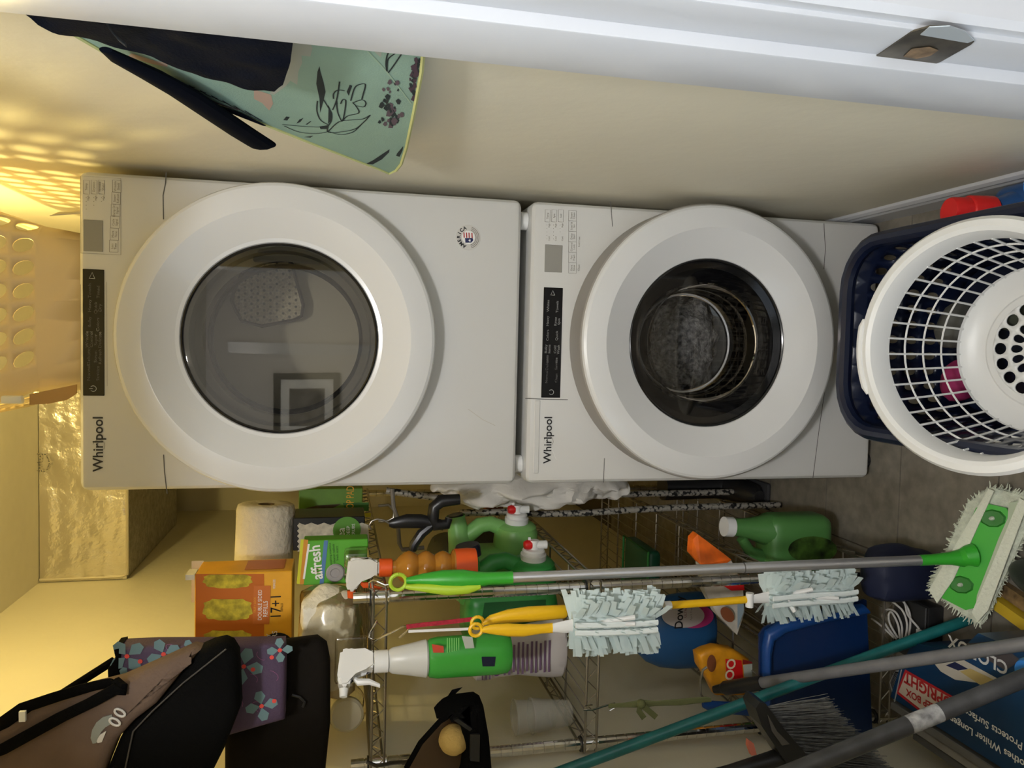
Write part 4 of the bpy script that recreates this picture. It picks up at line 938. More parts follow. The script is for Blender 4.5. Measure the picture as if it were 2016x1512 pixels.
for i, (px, py, Y, lab) in enumerate(((1400, 985, .62, 'black rubber boot lying beside the washer, the farther of two'), (1420, 1010, .44, 'black rubber boot lying beside the washer, the nearer of two'))):
    c = at(px, py, Y=Y); c.z = .0
    x = (-.395, -.495)[i]; Y = (.74, .68)[i]
    t = thing('rubber_boot', lab, 'boot', (x, Y, 0), 'black boots beside the washer')
    mb = MB(); mb.tube([(x, Y+.05, .30), (x, Y+.05, .2), (x, Y+.045, .10), (x, Y+.02, .055), (x, Y-.06, .045), (x, Y-.13, .04), (x, Y-.155, .038)], [.048, .046, .044, .046, .042, .038, .02], 16); mb.obj('upper', M_black, t)
    mb = MB(); mb.box((x-.045, Y-.165, 0), (x+.045, Y+.10, .016), bev=.007); mb.obj('sole', mat('sole_grey', (.03, .03, .032), .7), t)

# ------------------------------------------------------------------ hooks, mop and dusters on the shelf front
def s_hook(label, pts, Ys, r=.0022):
    mb = MB(); mb.tube([at(x, y, Y=Y) for (x, y), Y in zip(pts, Ys)], r, 8)
    return tag(mb.obj('wire_hook', M_chrome), label, 'hook')
s_hook('small wire hook holding the green mop on the top shelf corner', [(770, 1150), (758, 1152), (745, 1146), (735, 1142), (727, 1147), (727, 1158), (734, 1161)], [-.19, -.19, -.185, -.18, -.175, -.165, -.16])
s_hook('bent wire hook with red ribbon holding the two dusters', [(742, 1222), (736, 1233), (728, 1248), (727, 1256), (736, 1261), (760, 1250), (795, 1233), (806, 1234), (800, 1244), (786, 1256)], [-.15, -.155, -.17, -.18, -.19, -.2, -.21, -.21, -.21, -.21])
s_hook('wire hook with a green strap under the middle shelf', [(1166, 1388), (1152, 1390), (1150, 1398), (1165, 1398), (1190, 1390), (1210, 1384), (1214, 1391), (1200, 1399)], [-.15, -.155, -.165, -.17, -.175, -.18, -.18, -.18])

# flat mop
YT, YBm = -.20, -.40
t = thing('flat_mop', 'green and silver flat mop hanging by its ring from the top shelf', 'mop', at(1905, 1095, Y=YBm))
def mp(x, y, k=None):
    k = (x-770)/(1905-770) if k is None else k
    return at(x, y, Y=YT+(YBm-YT)*k)
ax_pts = [(800, 1143), (830, 1141), (870, 1140), (910, 1140), (940, 1141), (960, 1139), (1010, 1137)]
mb = MB(); mb.tube([mp(*p) for p in ax_pts], [.006, .012, .0185, .0200, .0165, .0135, .0130], 16); g = mb.obj('grip', M_green, t)
mb = MB(); mb.tube([mp(*p)+Vector((-.006, -.009, 0)) for p in ((798, 1147), (840, 1149), (880, 1152), (920, 1150), (945, 1146))], [.005, .010, .013, .012, .006], 12); mb.obj('grip_inlay', M_lime, g)
c = mp(784, 1146); mb = MB(); mb.tube([c+Vector((.0165*math.cos(a), 0, .0165*math.sin(a))) for a in [k*PI/10 for k in range(21)]], .0042, 8); mb.obj('hang_ring', M_lime, g)
A, B = mp(1010, 1137), mp(1815, 1103)
mb = MB(); mb.tube([A, A.lerp(B, .555)], .0108, 16); mb.obj('upper_tube', M_silver, t)
mb = MB(); mb.tube([A.lerp(B, .555), A.lerp(B, .558)], .0112, 16); mb.obj('tube_joint', M_seam, t)
mb = MB(); mb.tube([A.lerp(B, .558), B], .0112, 16); mb.obj('lower_tube', M_silver, t)
C = mp(1895, 1098)
mb = MB(); mb.tube([B-(C-B)*.05, B.lerp(C, .3), B.lerp(C, .7), C], [.0118, .012, .014, .020], 14); mb.obj('socket', M_green, t)
# head: oriented from its corner pixels on a tilted plane
hc = at(1912, 1093, Y=YBm); hn = (CAM-hc).normalized()*.55+Vector((0, -.25, .8)); hn.normalize()
pl = (hc, hn)
H4 = [at(x, y, pl=pl) for x, y in ((1987, 968), (2008, 976), (1925, 1212), (1868, 1180))]
def hp(x, y, off=0): return at(x, y, pl=pl)+hn*off
plate = [(1958, 1000), (1988, 1008), (1978, 1060), (1950, 1110), (1945, 1150), (1906, 1200), (1850, 1172), (1868, 1135), (1890, 1095), (1905, 1060), (1925, 1020)]
mb = MB(); mb.poly([hp(*p, -.012) for p in [(1951, 960), (2022, 978), (2030, 1020), (1945, 1206), (1928, 1228), (1896, 1210), (1832, 1160), (1838, 1140), (1905, 990)]], ext=hn*.010); pad = mb.obj('pad', mat('pad_white', (.55, .58, .46), .95, var=.18, scale=60, bump=.6, bscale=120), t, smooth=False)
mb = MB(); mb.poly([hp(*p) for p in [(1942, 990), (1985, 1000), (1990, 1010), (1925, 1195), (1905, 1200), (1858, 1176), (1852, 1166), (1925, 1000)]], ext=hn*.012); hd = mb.obj('head_plate', M_green, t, smooth=False)
for pp in ([(1951, 962), (1962, 966), (1882, 1140), (1850, 1186), (1834, 1160)], [(2012, 980), (2028, 990), (1950, 1200), (1930, 1222), (1918, 1205)]):
    mb = MB(); mb.poly([hp(*p, .010) for p in pp], ext=hn*.006); mb.obj('folded_edge', mat('pad_fold', (.66, .68, .55), .95, bump=.6, bscale=120), pad, smooth=False)
for pp in ([(1962, 966), (1938, 1002), (1905, 1075), (1894, 1094), (1888, 1120), (1866, 1146), (1900, 1080), (1935, 1000)], [(1990, 990), (2012, 985), (1925, 1195), (1928, 1170), (1955, 1100), (1970, 1060), (1988, 1020)]):
    mb = MB(); mb.poly([hp(*p, .0135) for p in pp], ext=hn*.001); mb.obj('cloth_wrap', mat('pad_thin', (.40, .46, .32), .95), pad, smooth=False)
for x, y in ((1958, 1020), (1896, 1150)):
    mb = MB(); mb.lathe([(.026*(1), 0), (.022, .003), (.010, .003), (0, .001)], AX(hp(x, y, .012), hn), 9, sx=.75); gq = mb.obj('cloth_grip', mat('mop_dark_green', (.015, .16, .012), .5), hd); mb = MB(); mb.ball(hp(x, y, .015), .006, 2, (.7, .7, 1.6), amp=.4, fr=90); mb.obj('cloth_tuft', MATS['pad_white'], hd)
mb = MB(); mb.tube([C, C.lerp(hp(1918, 1090, .02), .6), hp(1920, 1092, .01)], [.018, .022, .026], 14); mb.obj('swivel_joint', M_green, hd)
mb = MB(); rd = random.Random(5); edge = [(1951, 960), (2022, 978), (2030, 1020), (1945, 1206), (1928, 1228), (1896, 1210), (1832, 1160), (1838, 1140), (1905, 990)]
for a, b in zip(edge, edge[1:]+edge[:1]):
    n = int(math.hypot(a[0]-b[0], a[1]-b[1])/2.2)
    for k in range(n):
        f = (k+rd.random())/n; x, y = a[0]+(b[0]-a[0])*f, a[1]+(b[1]-a[1])*f
        p = hp(x, y, rd.uniform(-.012, -.004)); q = hp(x+(x-1932)*rd.uniform(.02, .16)+rd.uniform(-4, 4), y+(y-1093)*rd.uniform(.02, .10)+rd.uniform(-4, 4), rd.uniform(-.012, 0))
        mb.tube([p, q], [.0022, .0008], 4, caps=False)
stuff(mb.obj('fringe', MATS['pad_white'], pad))

# dusters
def duster(label, hx0, Y, handle, rod, fork, fluff, fw_, seed):
    t = thing('duster', label, 'duster', at(fluff[-1][0], fluff[-1][1], Y=Y), 'yellow dusters hanging at the shelf front')
    P = [at(x, y, Y=Y) for x, y, r in handle]; mb = MB(); mb.tube(P, [r for x, y, r in handle], 14, flat=(Vector((1, 0, 0)), Vector((0, .75, 0)))); h = mb.obj('handle', M_yellow, t)
    c = at(*hx0, Y=Y); mb = MB(); mb.tube([c+Vector((.0125*math.cos(a), 0, .0125*math.sin(a))) for a in [k*PI/9 for k in range(19)]], .0036, 8); mb.obj('hang_ring', M_yellow, h)
    if rod:
        mb = MB(); mb.tube([at(x, y, Y=Y) for x, y in rod], .0085, 12); mb.obj('extension_rod', M_yellow, t)
        mb = MB(); mb.tube([at(*rod[0], Y=Y)+Vector((0, 0, .006)), at(*rod[0], Y=Y)+Vector((0, 0, -.010))], .0095, 12); mb.obj('rod_cuff', M_whiteplastic, t)
        a = at(*rod[-1], Y=Y); mb = MB(); mb.tube([a+Vector((-.016, -.004, 0)), a+Vector((.016, -.004, 0))], .009, 12); mb.obj('tilt_knob', M_whiteplastic, t)
    mb = MB(); f = [at(x, y, Y=Y-.006) for x, y in fork[:3]]; mb.tube(f, [.009, .013, .016], 10, flat=(Vector((1, 0, 0)), Vector((0, .35, 0))))
    for pr in fork[3:]: mb.tube([f[-1], at(*pr, Y=Y-.03)], [.006, .005], 8)
    mb.obj('fork', M_whiteplastic, t)
    mb = MB(); rd = random.Random(seed); cl = [at(x, y, Y=Y) for x, y in fluff]; n = 430
    for k in range(n):
        f = rd.random()*(len(cl)-1); i = min(int(f), len(cl)-2); p = cl[i].lerp(cl[i+1], f-i)
        a = rd.uniform(0, 2*PI); a = a if rd.random() < .45 else rd.choice((0, PI))+rd.gauss(0, .5)
        L = fw_*rd.uniform(.75, 1.08)*(1 if abs(math.cos(a)) > .6 else .55)
        d = Vector((math.cos(a), math.sin(a)*.8, rd.uniform(-.35, .2))).normalized()
        s_ = Vector((0, 0, 1)).cross(d).normalized()*.3+Vector((0, 0, 1)); s_.normalize(); w_ = rd.uniform(.004, .0085)
        m1 = p+d*L*.55+Vector((0, 0, rd.uniform(-.004, .004))); e = p+d*L
        v = [mb.bm.verts.new(q) for q in (p-s_*w_*.5, p+s_*w_*.5, m1+s_*w_, e+s_*w_*.9, e-s_*w_*.9, m1-s_*w_)]
        mb.bm.faces.new((v[0], v[1], v[2], v[5])); mb.bm.faces.new((v[5], v[2], v[3], v[4]))
    mb.tube(cl, [fw_*.35]+[fw_*.5]*(len(cl)-2)+[fw_*.35], 12, flat=(Vector((1, 0, 0)), Vector((0, .6, 0))))
    stuff(mb.obj('fibres', M_fluff, t, smooth=False))
    for off in (-.012, .004):
        mb = MB(); mb.tube([q+Vector((off, -fw_*.42, 0)) for q in cl], .006, 6, flat=(Vector((1, 0, 0)), Vector((0, .5, 0)))); mb.obj('seam_pocket', mat('duster_seam', (.78, .84, .82), .8), t)
    return t
duster('long yellow duster whose fluffy white head hangs lowest, by the blue dustpan', (940, 1226), -.252, [(950, 1227, .005), (965, 1220, .010), (1000, 1213, .0145), (1040, 1209, .0165), (1110, 1204, .0150), (1115, 1204, .012)], [(1312, 1192), (1400, 1186), (1474, 1180)], [(1478, 1180), (1510, 1176), (1545, 1172), (1600, 1160), (1650, 1178), (1565, 1205)], [(1510, 1176), (1545, 1172), (1600, 1168), (1650, 1166), (1675, 1162)], .060, 3)
duster('short yellow duster with a fluffy head in front of the shelf post', (937, 1240), -.305, [(948, 1240, .005), (965, 1239, .0095), (1000, 1240, .0135), (1030, 1241, .013), (1065, 1238, .010), (1088, 1236, .0105)], None, [(1088, 1236), (1112, 1234), (1140, 1231), (1250, 1215), (1250, 1228)], [(1125, 1226), (1160, 1226), (1200, 1225), (1250, 1223), (1285, 1220)], .066, 9)
t = thing('red_ribbon', 'red and white ribbon tying the dusters to the wire hook', 'ribbon', at(870, 1232, Y=-.235))
mb = MB(); mb.ribbon([at(*p, Y=-.238) for p in ((800, 1234), (830, 1230), (870, 1226), (930, 1219))], .009, (0, -1, 0)); solid(mb.obj('red_strand', mat('ribbon_red', (.38, .01, .03), .6, var=.3, scale=150), t, smooth=False), .002)
mb = MB(); mb.ribbon([at(*p, Y=-.243) for p in ((804, 1243), (850, 1241), (925, 1238))], .0055, (0, -1, 0)); solid(mb.obj('white_strand', M_whiteplastic, t, smooth=False), .0015)

# olive strap and dustpan
M_olive = mat('olive_strap', (.14, .15, .055), .8)
t = thing('olive_strap', 'knotted olive green strap hanging from the middle shelf hook', 'strap', at(1390, 1380, Y=-.185))
mb = MB(); mb.tube([at(x, y, Y=-.188) for x, y in ((1198, 1390), (1230, 1388), (1262, 1385), (1290, 1385), (1340, 1382), (1390, 1377), (1400, 1378))], [.005, .006, .0095, .006, .008, .007, .005], 8, flat=(Vector((1, 0, 0)), Vector((0, .4, 0)))); mb.obj('strap', M_olive, t)
mb = MB(); mb.ball(at(1262, 1386, Y=-.192), .011, 2); mb.obj('knot', M_olive, t)
for pp in (((1262, 1388), (1258, 1400), (1268, 1414)), ((1264, 1388), (1280, 1402), (1292, 1412))):
    mb = MB(); mb.ribbon([at(*p, Y=-.196) for p in pp], .013, (0, -1, 0)); solid(mb.obj('tail', M_olive, t, smooth=False), .002)
YD = -.172
t = thing('dustpan', 'blue plastic dustpan hanging upright with its handle up', 'dustpan', at(1715, 1310, Y=YD))
def dp(x, y, o=0): return at(x, y, Y=YD)+Vector((0, o, 0))
out = [(1495, 1250), (1505, 1236), (1530, 1224), (1600, 1205), (1702, 1180), (1706, 1182), (1718, 1452), (1716, 1456), (1600, 1452), (1510, 1445), (1497, 1435)]
mb = MB(); mb.poly([dp(*p) for p in out], ext=(0, .006, 0)); pan = mb.obj('pan', mat('dustpan_deep', (.003, .020, .085), .4), t, smooth=False)  # darker blue, shade painted into the pan colour
mb = MB(); rimp = [(1700, 1196), (1600, 1216), (1535, 1234), (1512, 1250), (1506, 1280), (1506, 1440)]
mb.tube([dp(*p, -.006) for p in rimp], [.017]*6, 12, flat=(Vector((.75, 0, .65)), Vector((0, .9, 0)))); mb.obj('raised_rim', M_blue, pan)
mb = MB(); mb.tube([dp(*p, -.004) for p in ((1500, 1398), (1470, 1394), (1430, 1392), (1395, 1388), (1382, 1384))], [.019, .017, .015, .013, .009], 12, flat=(Vector((1, 0, 0)), Vector((0, .6, 0)))); mb.obj('handle', M_blue, t)
mb = MB(); mb.tube([dp(*p, -.004) for p in ((1395, 1376), (1384, 1374), (1378, 1366), (1377, 1340), (1382, 1318), (1390, 1312))], .003, 8); mb.obj('hanging_wire', M_wireb, t)

# ------------------------------------------------------------------ leaning poles and broom
def pole(name, label, cat, a, b, r, m, e0=0, e1=0):
    d = (b-a); A, B = a-d*e0, b+d*e1
    t = thing(name, label, cat, B if B.z < A.z else A)
    mb = MB(); mb.tube([A, B], r, 16); mb.obj('pole', m, t)
    return t, A, B
a, b = at(1125, 1512, X=XL+.052), at(1908, 1219, Z=.022)
t, A, B = pole('teal_pole', 'teal painted pole leaning diagonally from floor to left wall', 'pole', a, b, .0125, M_teal, .10, .0)
mb = MB(); d = (A-B).normalized(); mb.tube([A-d*.001, A+d*.012], [.0125, .008], 16); mb.obj('end_cap', M_black, t)
a, b = at(1500, 1344, Y=-.235), at(2016, 1268, Y=-.68)
t, A, B = pole('grey_pole', 'grey pole with a black rubber grip leaning in front of the dustpan', 'pole', a, b, .0125, M_gun, 0, .55)
mb = MB(); d = (b-a).normalized(); mb.tube([a+d*.0, a-d*.03, a-d*.105, a-d*.118], [.0155, .0165, .0165, .010], 16); mb.obj('rubber_grip', M_black, t)
mb = MB(); mb.tube([a-d*.112, a-d*.135+Vector((0, 0, .004))], [.012, .009], 10); mb.obj('grip_tip', M_black, t)
a, b = at(1580, 1512, Y=-.66), at(2016, 1335, Y=-.70)
t, A, B = pole('dark_broom_handle', 'thick dark grey pole with a worn pale patch, nearest at the lower left', 'pole', a, b, .0155, M_darkpole, .55, .42)
mb = MB(); p, q = a.lerp(b, .46), a.lerp(b, .62); mb.tube([p, p.lerp(q, .1), p.lerp(q, .9), q], [.0150, .0158, .0158, .0150], 16); mb.obj('worn_patch', mat('worn_paint', (.34, .34, .34), .6, var=.6, scale=60), t)
# broom
YBR = -.46
t = thing('broom', 'black broom with long grey bristles standing among the poles', 'broom', at(1760, 1440, Y=YBR))
bp_ = lambda x, y, o=0: at(x, y, Y=YBR+o)
mb = MB(); mb.poly([bp_(*p, -.025) for p in ((1496, 1382), (1508, 1386), (1540, 1430), (1600, 1500), (1590, 1540), (1560, 1520), (1500, 1430), (1488, 1395))], ext=(0, .05, 0)); mb.obj('head', M_black, t, smooth=False)
mb = MB(); mb.poly([bp_(*p, -.027) for p in ((1512, 1408), (1530, 1440), (1555, 1465), (1540, 1468), (1520, 1440))], ext=(0, .002, 0)); mb.obj('head_label', mat('label_taupe', (.10, .09, .08), .6), t, smooth=False)
A, B = bp_(1560, 1488), bp_(1440, 1520)
mb = MB(); mb.tube([A, A.lerp(B, .35), B, B+(B-A)*1.2], [.024, .019, .0145, .0145], 16); mb.obj('handle', M_black, t)
mb = MB(); rd = random.Random(11)
for k in range(900):
    f = rd.random(); p = bp_(1506+f*92, 1392+f*120, rd.uniform(-.022, .022))
    L = (1.0-.12*f)*rd.uniform(.9, 1.06); q = bp_(1506+f*92+(120+70*f)*L+rd.gauss(0, 4), 1392+f*120-(12-40*f)*L+rd.gauss(0, 5), rd.uniform(-.05, .05))
    mb.tube([p, p.lerp(q, .6)+Vector((rd.gauss(0, .002), 0, 0)), q], [.0009, .0008, .0006], 3, caps=False)
stuff(mb.obj('bristles', mat('bristle_grey', (.12, .12, .115), .6, var=.5, scale=80), t))
mb = MB(); mb.poly([at(x, y, Y=-.46) for x, y in ((1474, 1457), (1484, 1464), (1490, 1486), (1480, 1488), (1473, 1470))], ext=(0, .01, 0))
mb.obj('coral_tag', mat('tag_coral', (.62, .18, .12), .6), t, smooth=False)['label'] = 'small coral tag'

# ------------------------------------------------------------------ floor clutter on the left
ZT = .155
t = thing('bleach_carton', 'blue bleach carton lying on its side, lettered KEEP BOX UPRIGHT', 'box', (-.69, -.62, 0))
cx0 = -.812
M_cblue = mat('carton_royal', (.008, .048, .13), .4, var=.4, scale=4)  # carton blue darkened, floor-corner shade included in the base colour
mb = MB(); mb.poly([(cx0, -.275, 0), (-.735, -.30, 0), (-.66, -.336, 0), (-.625, -.47, 0), (-.57, -.515, 0), (-.562, -.95, 0), (cx0, -.95, 0)], ext=(0, 0, ZT)); mb.obj('carton', M_cblue, t, smooth=False)
zq = ZT+.0008
def topq(name, m, pts, par=t, dz=0): mb = MB(); mb.poly([at(x, y, Z=zq+dz) for x, y in pts]); return mb.obj(name, m, par, smooth=False)
M_crd = mat('carton_cream', (.45, .42, .36), .5)
topq('notice_border', mat('notice_red', (.45, .015, .02), .5), t_ := ((1782, 1318), (1878, 1372), (1842, 1425), (1764, 1364)))
topq('notice_panel', mat('notice_cream', (.62, .52, .42), .5), ((1784, 1325), (1872, 1374), (1840, 1418), (1769, 1362)), dz=.0006)
def toptext(s, x, y, size, m, dirp, **k):
    p = at(x, y, Z=zq+.0014); q = at(x+dirp[0], y+dirp[1], Z=zq+.0014); r = (q-p).normalized(); u = UZ.cross(r)
    return text(s, p, r, u, size, m, t, **k)
M_nr = mat('notice_letters', (.42, .02, .02), .5)
toptext('UPRIGHT', 1825, 1358, .034, M_nr, (-100, -58), bold=.001)
toptext('KEEP BOX', 1816, 1380, .022, M_nr, (-100, -58), bold=.0006)
topq('logo_band', M_crd, ((1838, 1305), (1880, 1290), (1990, 1350), (1930, 1345), (1880, 1338), (1852, 1322)))
topq('logo_band', mat('carton_gold', (.42, .32, .12), .5), ((1890, 1322), (1910, 1316), (1960, 1340), (1932, 1350)), dz=.0006)
topq('navy_band', mat('carton_navy', (.01, .015, .06), .5), ((1862, 1310), (1880, 1303), (1906, 1317), (1886, 1320)), dz=.0012)
topq('logo_field', mat('carton_umber', (.06, .05, .055), .5), ((1890, 1268), (1960, 1262), (2010, 1300), (1980, 1320)), dz=.0004)
toptext('CLOROX', 1984, 1317, .036, mat('logo_pale', (.55, .55, .55), .5), (-70, -34), bold=.0008, align='LEFT')
toptext('and Protects Surfaces', 1965, 1440, .021, M_whiteprint, (-100, -62), bold=.0003)
toptext('Clothes Whiter Longer', 1948, 1462, .021, M_whiteprint, (-100, -62), bold=.0003)
fb = MB(); a, b_, c_, d_ = [at(x, y, Z=ZT+.001) for x, y in ((1742, 1322), (1776, 1318), (1762, 1382), (1724, 1345))]
fb.poly([a+Vector((0, 0, -.03)), b_, c_, d_+Vector((0, 0, -.04))], ext=(0, .0, .002)); flp = fb.obj('end_flap', mat('barcode_white', (.45, .46, .48), .5), t, smooth=False)
mb = MB()
for k in range(9):
    f = .08+k*.1; p = (a+Vector((0, 0, -.03))).lerp(d_+Vector((0, 0, -.04)), .12+.8*k/9)+Vector((0, 0, .003)); q = b_.lerp(c_, .12+.8*k/9)+Vector((0, 0, .003)); mb.ribbon([p.lerp(q, .12), p.lerp(q, .8)], .0028 if k % 2 else .0045, (0, 0, 1))
mb.obj('barcode', M_black, flp, smooth=False)
# stacked grey boards between carton and wall
for i in range(3):
    x = cx0-.022-.028*i
    mb = MB(); mb.box((x-.009, -.86+.03*i, 0), (x+.009, -.27-.02*i, .15-.015*i), bev=.002, seg=1)
    tag(mb.obj('grey_board', mat('board_grey%d' % i, [(.16, .155, .145), (.28, .27, .25), (.10, .10, .10)][i], .7, var=.2, scale=14), smooth=False), ['thin grey board standing against the blue carton', 'pale grey board standing between two darker boards', 'dark grey board standing nearest the left wall'][i], 'board', 'boards beside the carton')
# black case with the white cable coil
c = Vector((-.665, -.20, .05))
t = thing('black_case', 'low black plastic case on the floor under the white cable', 'case', (c.x-.02, c.y, 0))
mb = MB(); mb.box((c.x-.09, c.y-.058, 0), (c.x+.055, c.y+.05, .045), bev=.006); mb.obj('case_body', M_black, t)
mb = MB(); mb.box((c.x-.088, c.y-.055, .045), (c.x+.053, c.y+.048, .051), bev=.002, seg=1); mb.obj('case_lid', mat('case_lid', (.02, .02, .02), .5), t)
t = thing('white_cable', 'coiled white cable lying on the black case', 'cable', at(1765, 1230, Z=.052))
zc = .058
def loop(pts, r=.0026): mb = MB(); P = [at(x, y, Z=zc+dz) for x, y, dz in pts]; mb.tube(bz(P), r, 8); return mb
def bz(P):
    out = []
    for i in range(len(P)-1):
        p0, p1, p2, p3 = P[max(i-1, 0)], P[i], P[i+1], P[min(i+2, len(P)-1)]
        for k in range(6):
            s = k/6; out.append(.5*((2*p1)+(p2-p0)*s+(2*p0-5*p1+4*p2-p3)*s*s+(3*p1-p0-3*p2+p3)*s*s*s))
    return out+[P[-1]]
M_cab = mat('cable_white', (.52, .50, .47), .5)
for pts in ([(1765, 1258, 0), (1745, 1232, .004), (1738, 1212, .006), (1748, 1200, .008), (1764, 1206, .006), (1775, 1230, .004), (1776, 1256, 0)],
            [(1782, 1258, 0), (1786, 1230, .006), (1778, 1204, .012), (1764, 1190, .016), (1755, 1182, .014), (1762, 1178, .014), (1776, 1182, .014), (1790, 1204, .01), (1792, 1232, .004), (1788, 1256, 0)],
            [(1716, 1218, 0), (1735, 1232, .006), (1760, 1256, .006)], [(1772, 1172, .018), (1782, 1190, .016), (1786, 1208, .014), (1796, 1222, .01), (1808, 1236, .006), (1811, 1244, .004)],
            [(1768, 1256, .006), (1752, 1228, .012), (1750, 1210, .012), (1756, 1206, .012), (1768, 1230, .01), (1772, 1258, .006)]):
    loop(pts).obj('cable_loop', M_cab, t)
mb = MB(); p = at(1811, 1244, Z=zc+.004); mb.box(p+Vector((-.006, -.012, -.004)), p+Vector((.006, .008, .005)), bev=.002); mb.obj('plug', M_whiteplastic, t)
# yellow level
t = thing('spirit_level', 'yellow wooden-looking level on the floor past the mop head', 'level', at(1990, 1215, Z=0))
p, q = at(1930, 1160, Z=.02), at(2060, 1252, Z=.02); d = (q-p).normalized(); n = UZ.cross(d)
mb = MB(); mb.poly([p-n*.012+UZ*.018, q-n*.012+UZ*.018, q+n*.012+UZ*.018, p+n*.012+UZ*.018], ext=(0, 0, -.037)); mb.obj('bar', mat('level_yellow', (.50, .34, .02), .5), t, smooth=False)
mb = MB(); p2, q2 = p+n*.030, q+n*.030; mb.poly([p2-n*.014, q2-n*.014, q2+n*.014, p2+n*.014], ext=(0, 0, -.019)); mb.obj('ruled_side', mat('level_brown', (.16, .10, .04), .6, var=.6, scale=50), t, smooth=False)
# dark shoe at the frame edge
t = thing('dark_shoe', 'dark shoe with a grey stripe at the edge of the mop head', 'shoe', at(2030, 1150, Z=0))
p = at(2085, 1150, Z=.04)
mb = MB(); mb.ball((p.x, p.y, .042), 1, 4, (.045, .11, .042), amp=.08, fr=9, seed=1); mb.obj('upper', mat('shoe_black', (.012, .012, .013), .5), t)
mb = MB(); mb.tube([(p.x-.05, p.y+.05, .03), (p.x-.052, p.y, .034), (p.x-.04, p.y-.07, .03)], .004, 6); mb.obj('stripe', mat('stripe_grey', (.16, .16, .17), .5), t)
t = thing('blue_cap', 'bright blue plastic cap lying on the carton at the frame edge', 'bowl', at(2022, 1322, Z=ZT))  # loose blue cap resting on the carton
p = at(2024, 1322, Z=ZT+.02); mb = MB(); mb.lathe([(0, .032), (.020, .03), (.025, .022), (.026, 0.002), (.0, .002)], Matrix.Translation((p.x, p.y, ZT)), 24); mb.obj('cap_shell', mat('bright_blue', (.04, .22, .62), .35), t)
mb = MB(); mb.lathe([(.027, .001), (.027, .006), (.0255, .006)], Matrix.Translation((p.x, p.y, ZT)), 24); mb.obj('cap_flange', M_blue, t)

# ------------------------------------------------------------------ baskets in front of the washer
def ring(c, ax_u, ax_v, r, n=64): return [c+ax_u*r*math.cos(2*PI*k/n)+ax_v*r*math.sin(2*PI*k/n) for k in range(n+1)]
t = thing('navy_laundry_basket', 'dark navy laundry basket on the floor holding the white one', 'laundry basket', (.03, -.5, 0))
NB = Vector((.032, -.505, 0)); NH = .27
def nb(u, v):
    p = rrect(u, .165+.05*v, .235+.06*v, .09+.02*v); return Vector((NB.x+p.x, NB.y+p.y, .012+(NH-.012)*v))
mb = MB(); cellwall(mb, nb, 44, 6, .50, .62, skip=lambda i, j: j in (0, 5)); solid(mb.obj('slotted_wall', M_navyplastic, t, ang=.8), .004)
mb = MB(); mb.poly([nb(k/40, 0) for k in range(40)], ext=(0, 0, .004)); mb.obj('base', M_navyplastic, t, smooth=False)
mb = MB(); mb.tube([nb(k/60, 1)+Vector((0, 0, 0)) for k in range(61)], .017, 10); mb.obj('rolled_rim', M_navyplastic, t)
for i, (x, y, m) in enumerate(((-.06, -.34, mat('sock_magenta', (.30, .015, .10), .8)), (.06, -.32, mat('sock_grey', (.10, .10, .09), .8)), (.10, -.46, mat('sock_olive', (.06, .065, .04), .8)))):
    mb = MB(); mb.ball((x, y, .065), 1, 3, (.05, .04, .045), amp=.25, fr=22, seed=i); tag(mb.obj('rolled_sock', m), ['magenta rolled sock glimpsed inside the navy basket', 'grey rolled sock glimpsed inside the navy basket', 'olive rolled sock at the right inside the navy basket'][i], 'sock', 'laundry in the navy basket')
t = thing('white_laundry_basket', 'round white plastic laundry basket with open ribs, tilted inside the navy one', 'laundry basket', (.03, -.58, .07))
rc_ = at(1913, 682, Y=-.652); axd = Vector((.0, -.30, 1)).normalized()
rc_.x -= 0.0
RW, RB, DW = .216, .150, .262
U = Vector((1, 0, 0)); U = (U-axd*U.dot(axd)).normalized(); V = axd.cross(U)
bc = rc_-axd*DW
print('white basket', rc_, bc)
Mw = Matrix(((U.x, V.x, axd.x, bc.x), (U.y, V.y, axd.y, bc.y), (U.z, V.z, axd.z, bc.z), (0, 0, 0, 1)))
M_wb = mat('basket_white', (.74, .74, .72), .35)
mb = MB(); mb.lathe([(RW-.022, DW-.050), (RW-.020, DW-.020), (RW-.012, DW-.004), (RW-.004, DW), (RW+.008, DW-.002), (RW+.014, DW-.010), (RW+.012, DW-.020), (RW+.004, DW-.014), (RW-.010, DW-.018), (RW-.018, DW-.05), (RW-.022, DW-.05)], Mw, 80); rim = mb.obj('rim', M_wb, t)
mb = MB()
for s in (-1, 1):
    pass
aL = math.radians(96)
mb.tube([Mw @ Vector(((RW+.011)*math.cos(a), (RW+.011)*math.sin(a), DW-.006)) for a in [aL-.34+.068*k for k in range(11)]], [.004]+[.0085]*9+[.004], 10); mb.obj('handle_lip', M_wb, rim)
prr = lambda a, f: Mw @ Vector(((RB+.012+(RW-.022-RB-.012)*f**.85)*math.cos(a), (RB+.012+(RW-.022-RB-.012)*f**.85)*math.sin(a), .022+(DW-.05-.022)*f))
for k in range(38):
    a = 2*PI*k/38; mb = MB(); mb.tube([prr(a, f) for f in (0, .25, .5, .75, 1.02)], .0023, 6); mb.obj('rib', M_wb, t)
for f in (.26, .52, .78):
    mb = MB(); mb.tube([prr(2*PI*k/72, f) for k in range(73)], .0021, 6); mb.obj('hoop', M_wb, t)
mb = MB(); mb.lathe([(RB+.014, .030), (RB+.013, .022), (RB-.004, .008), (RB-.030, .003), (RB-.034, .006), (RB-.046, .006), (RB-.046, .001), (RB-.03, -.002), (RB-.002, .0), (RB+.016, .018), (RB+.014, .03)], Mw, 64); bs = mb.obj('base_ring', M_wb, t)
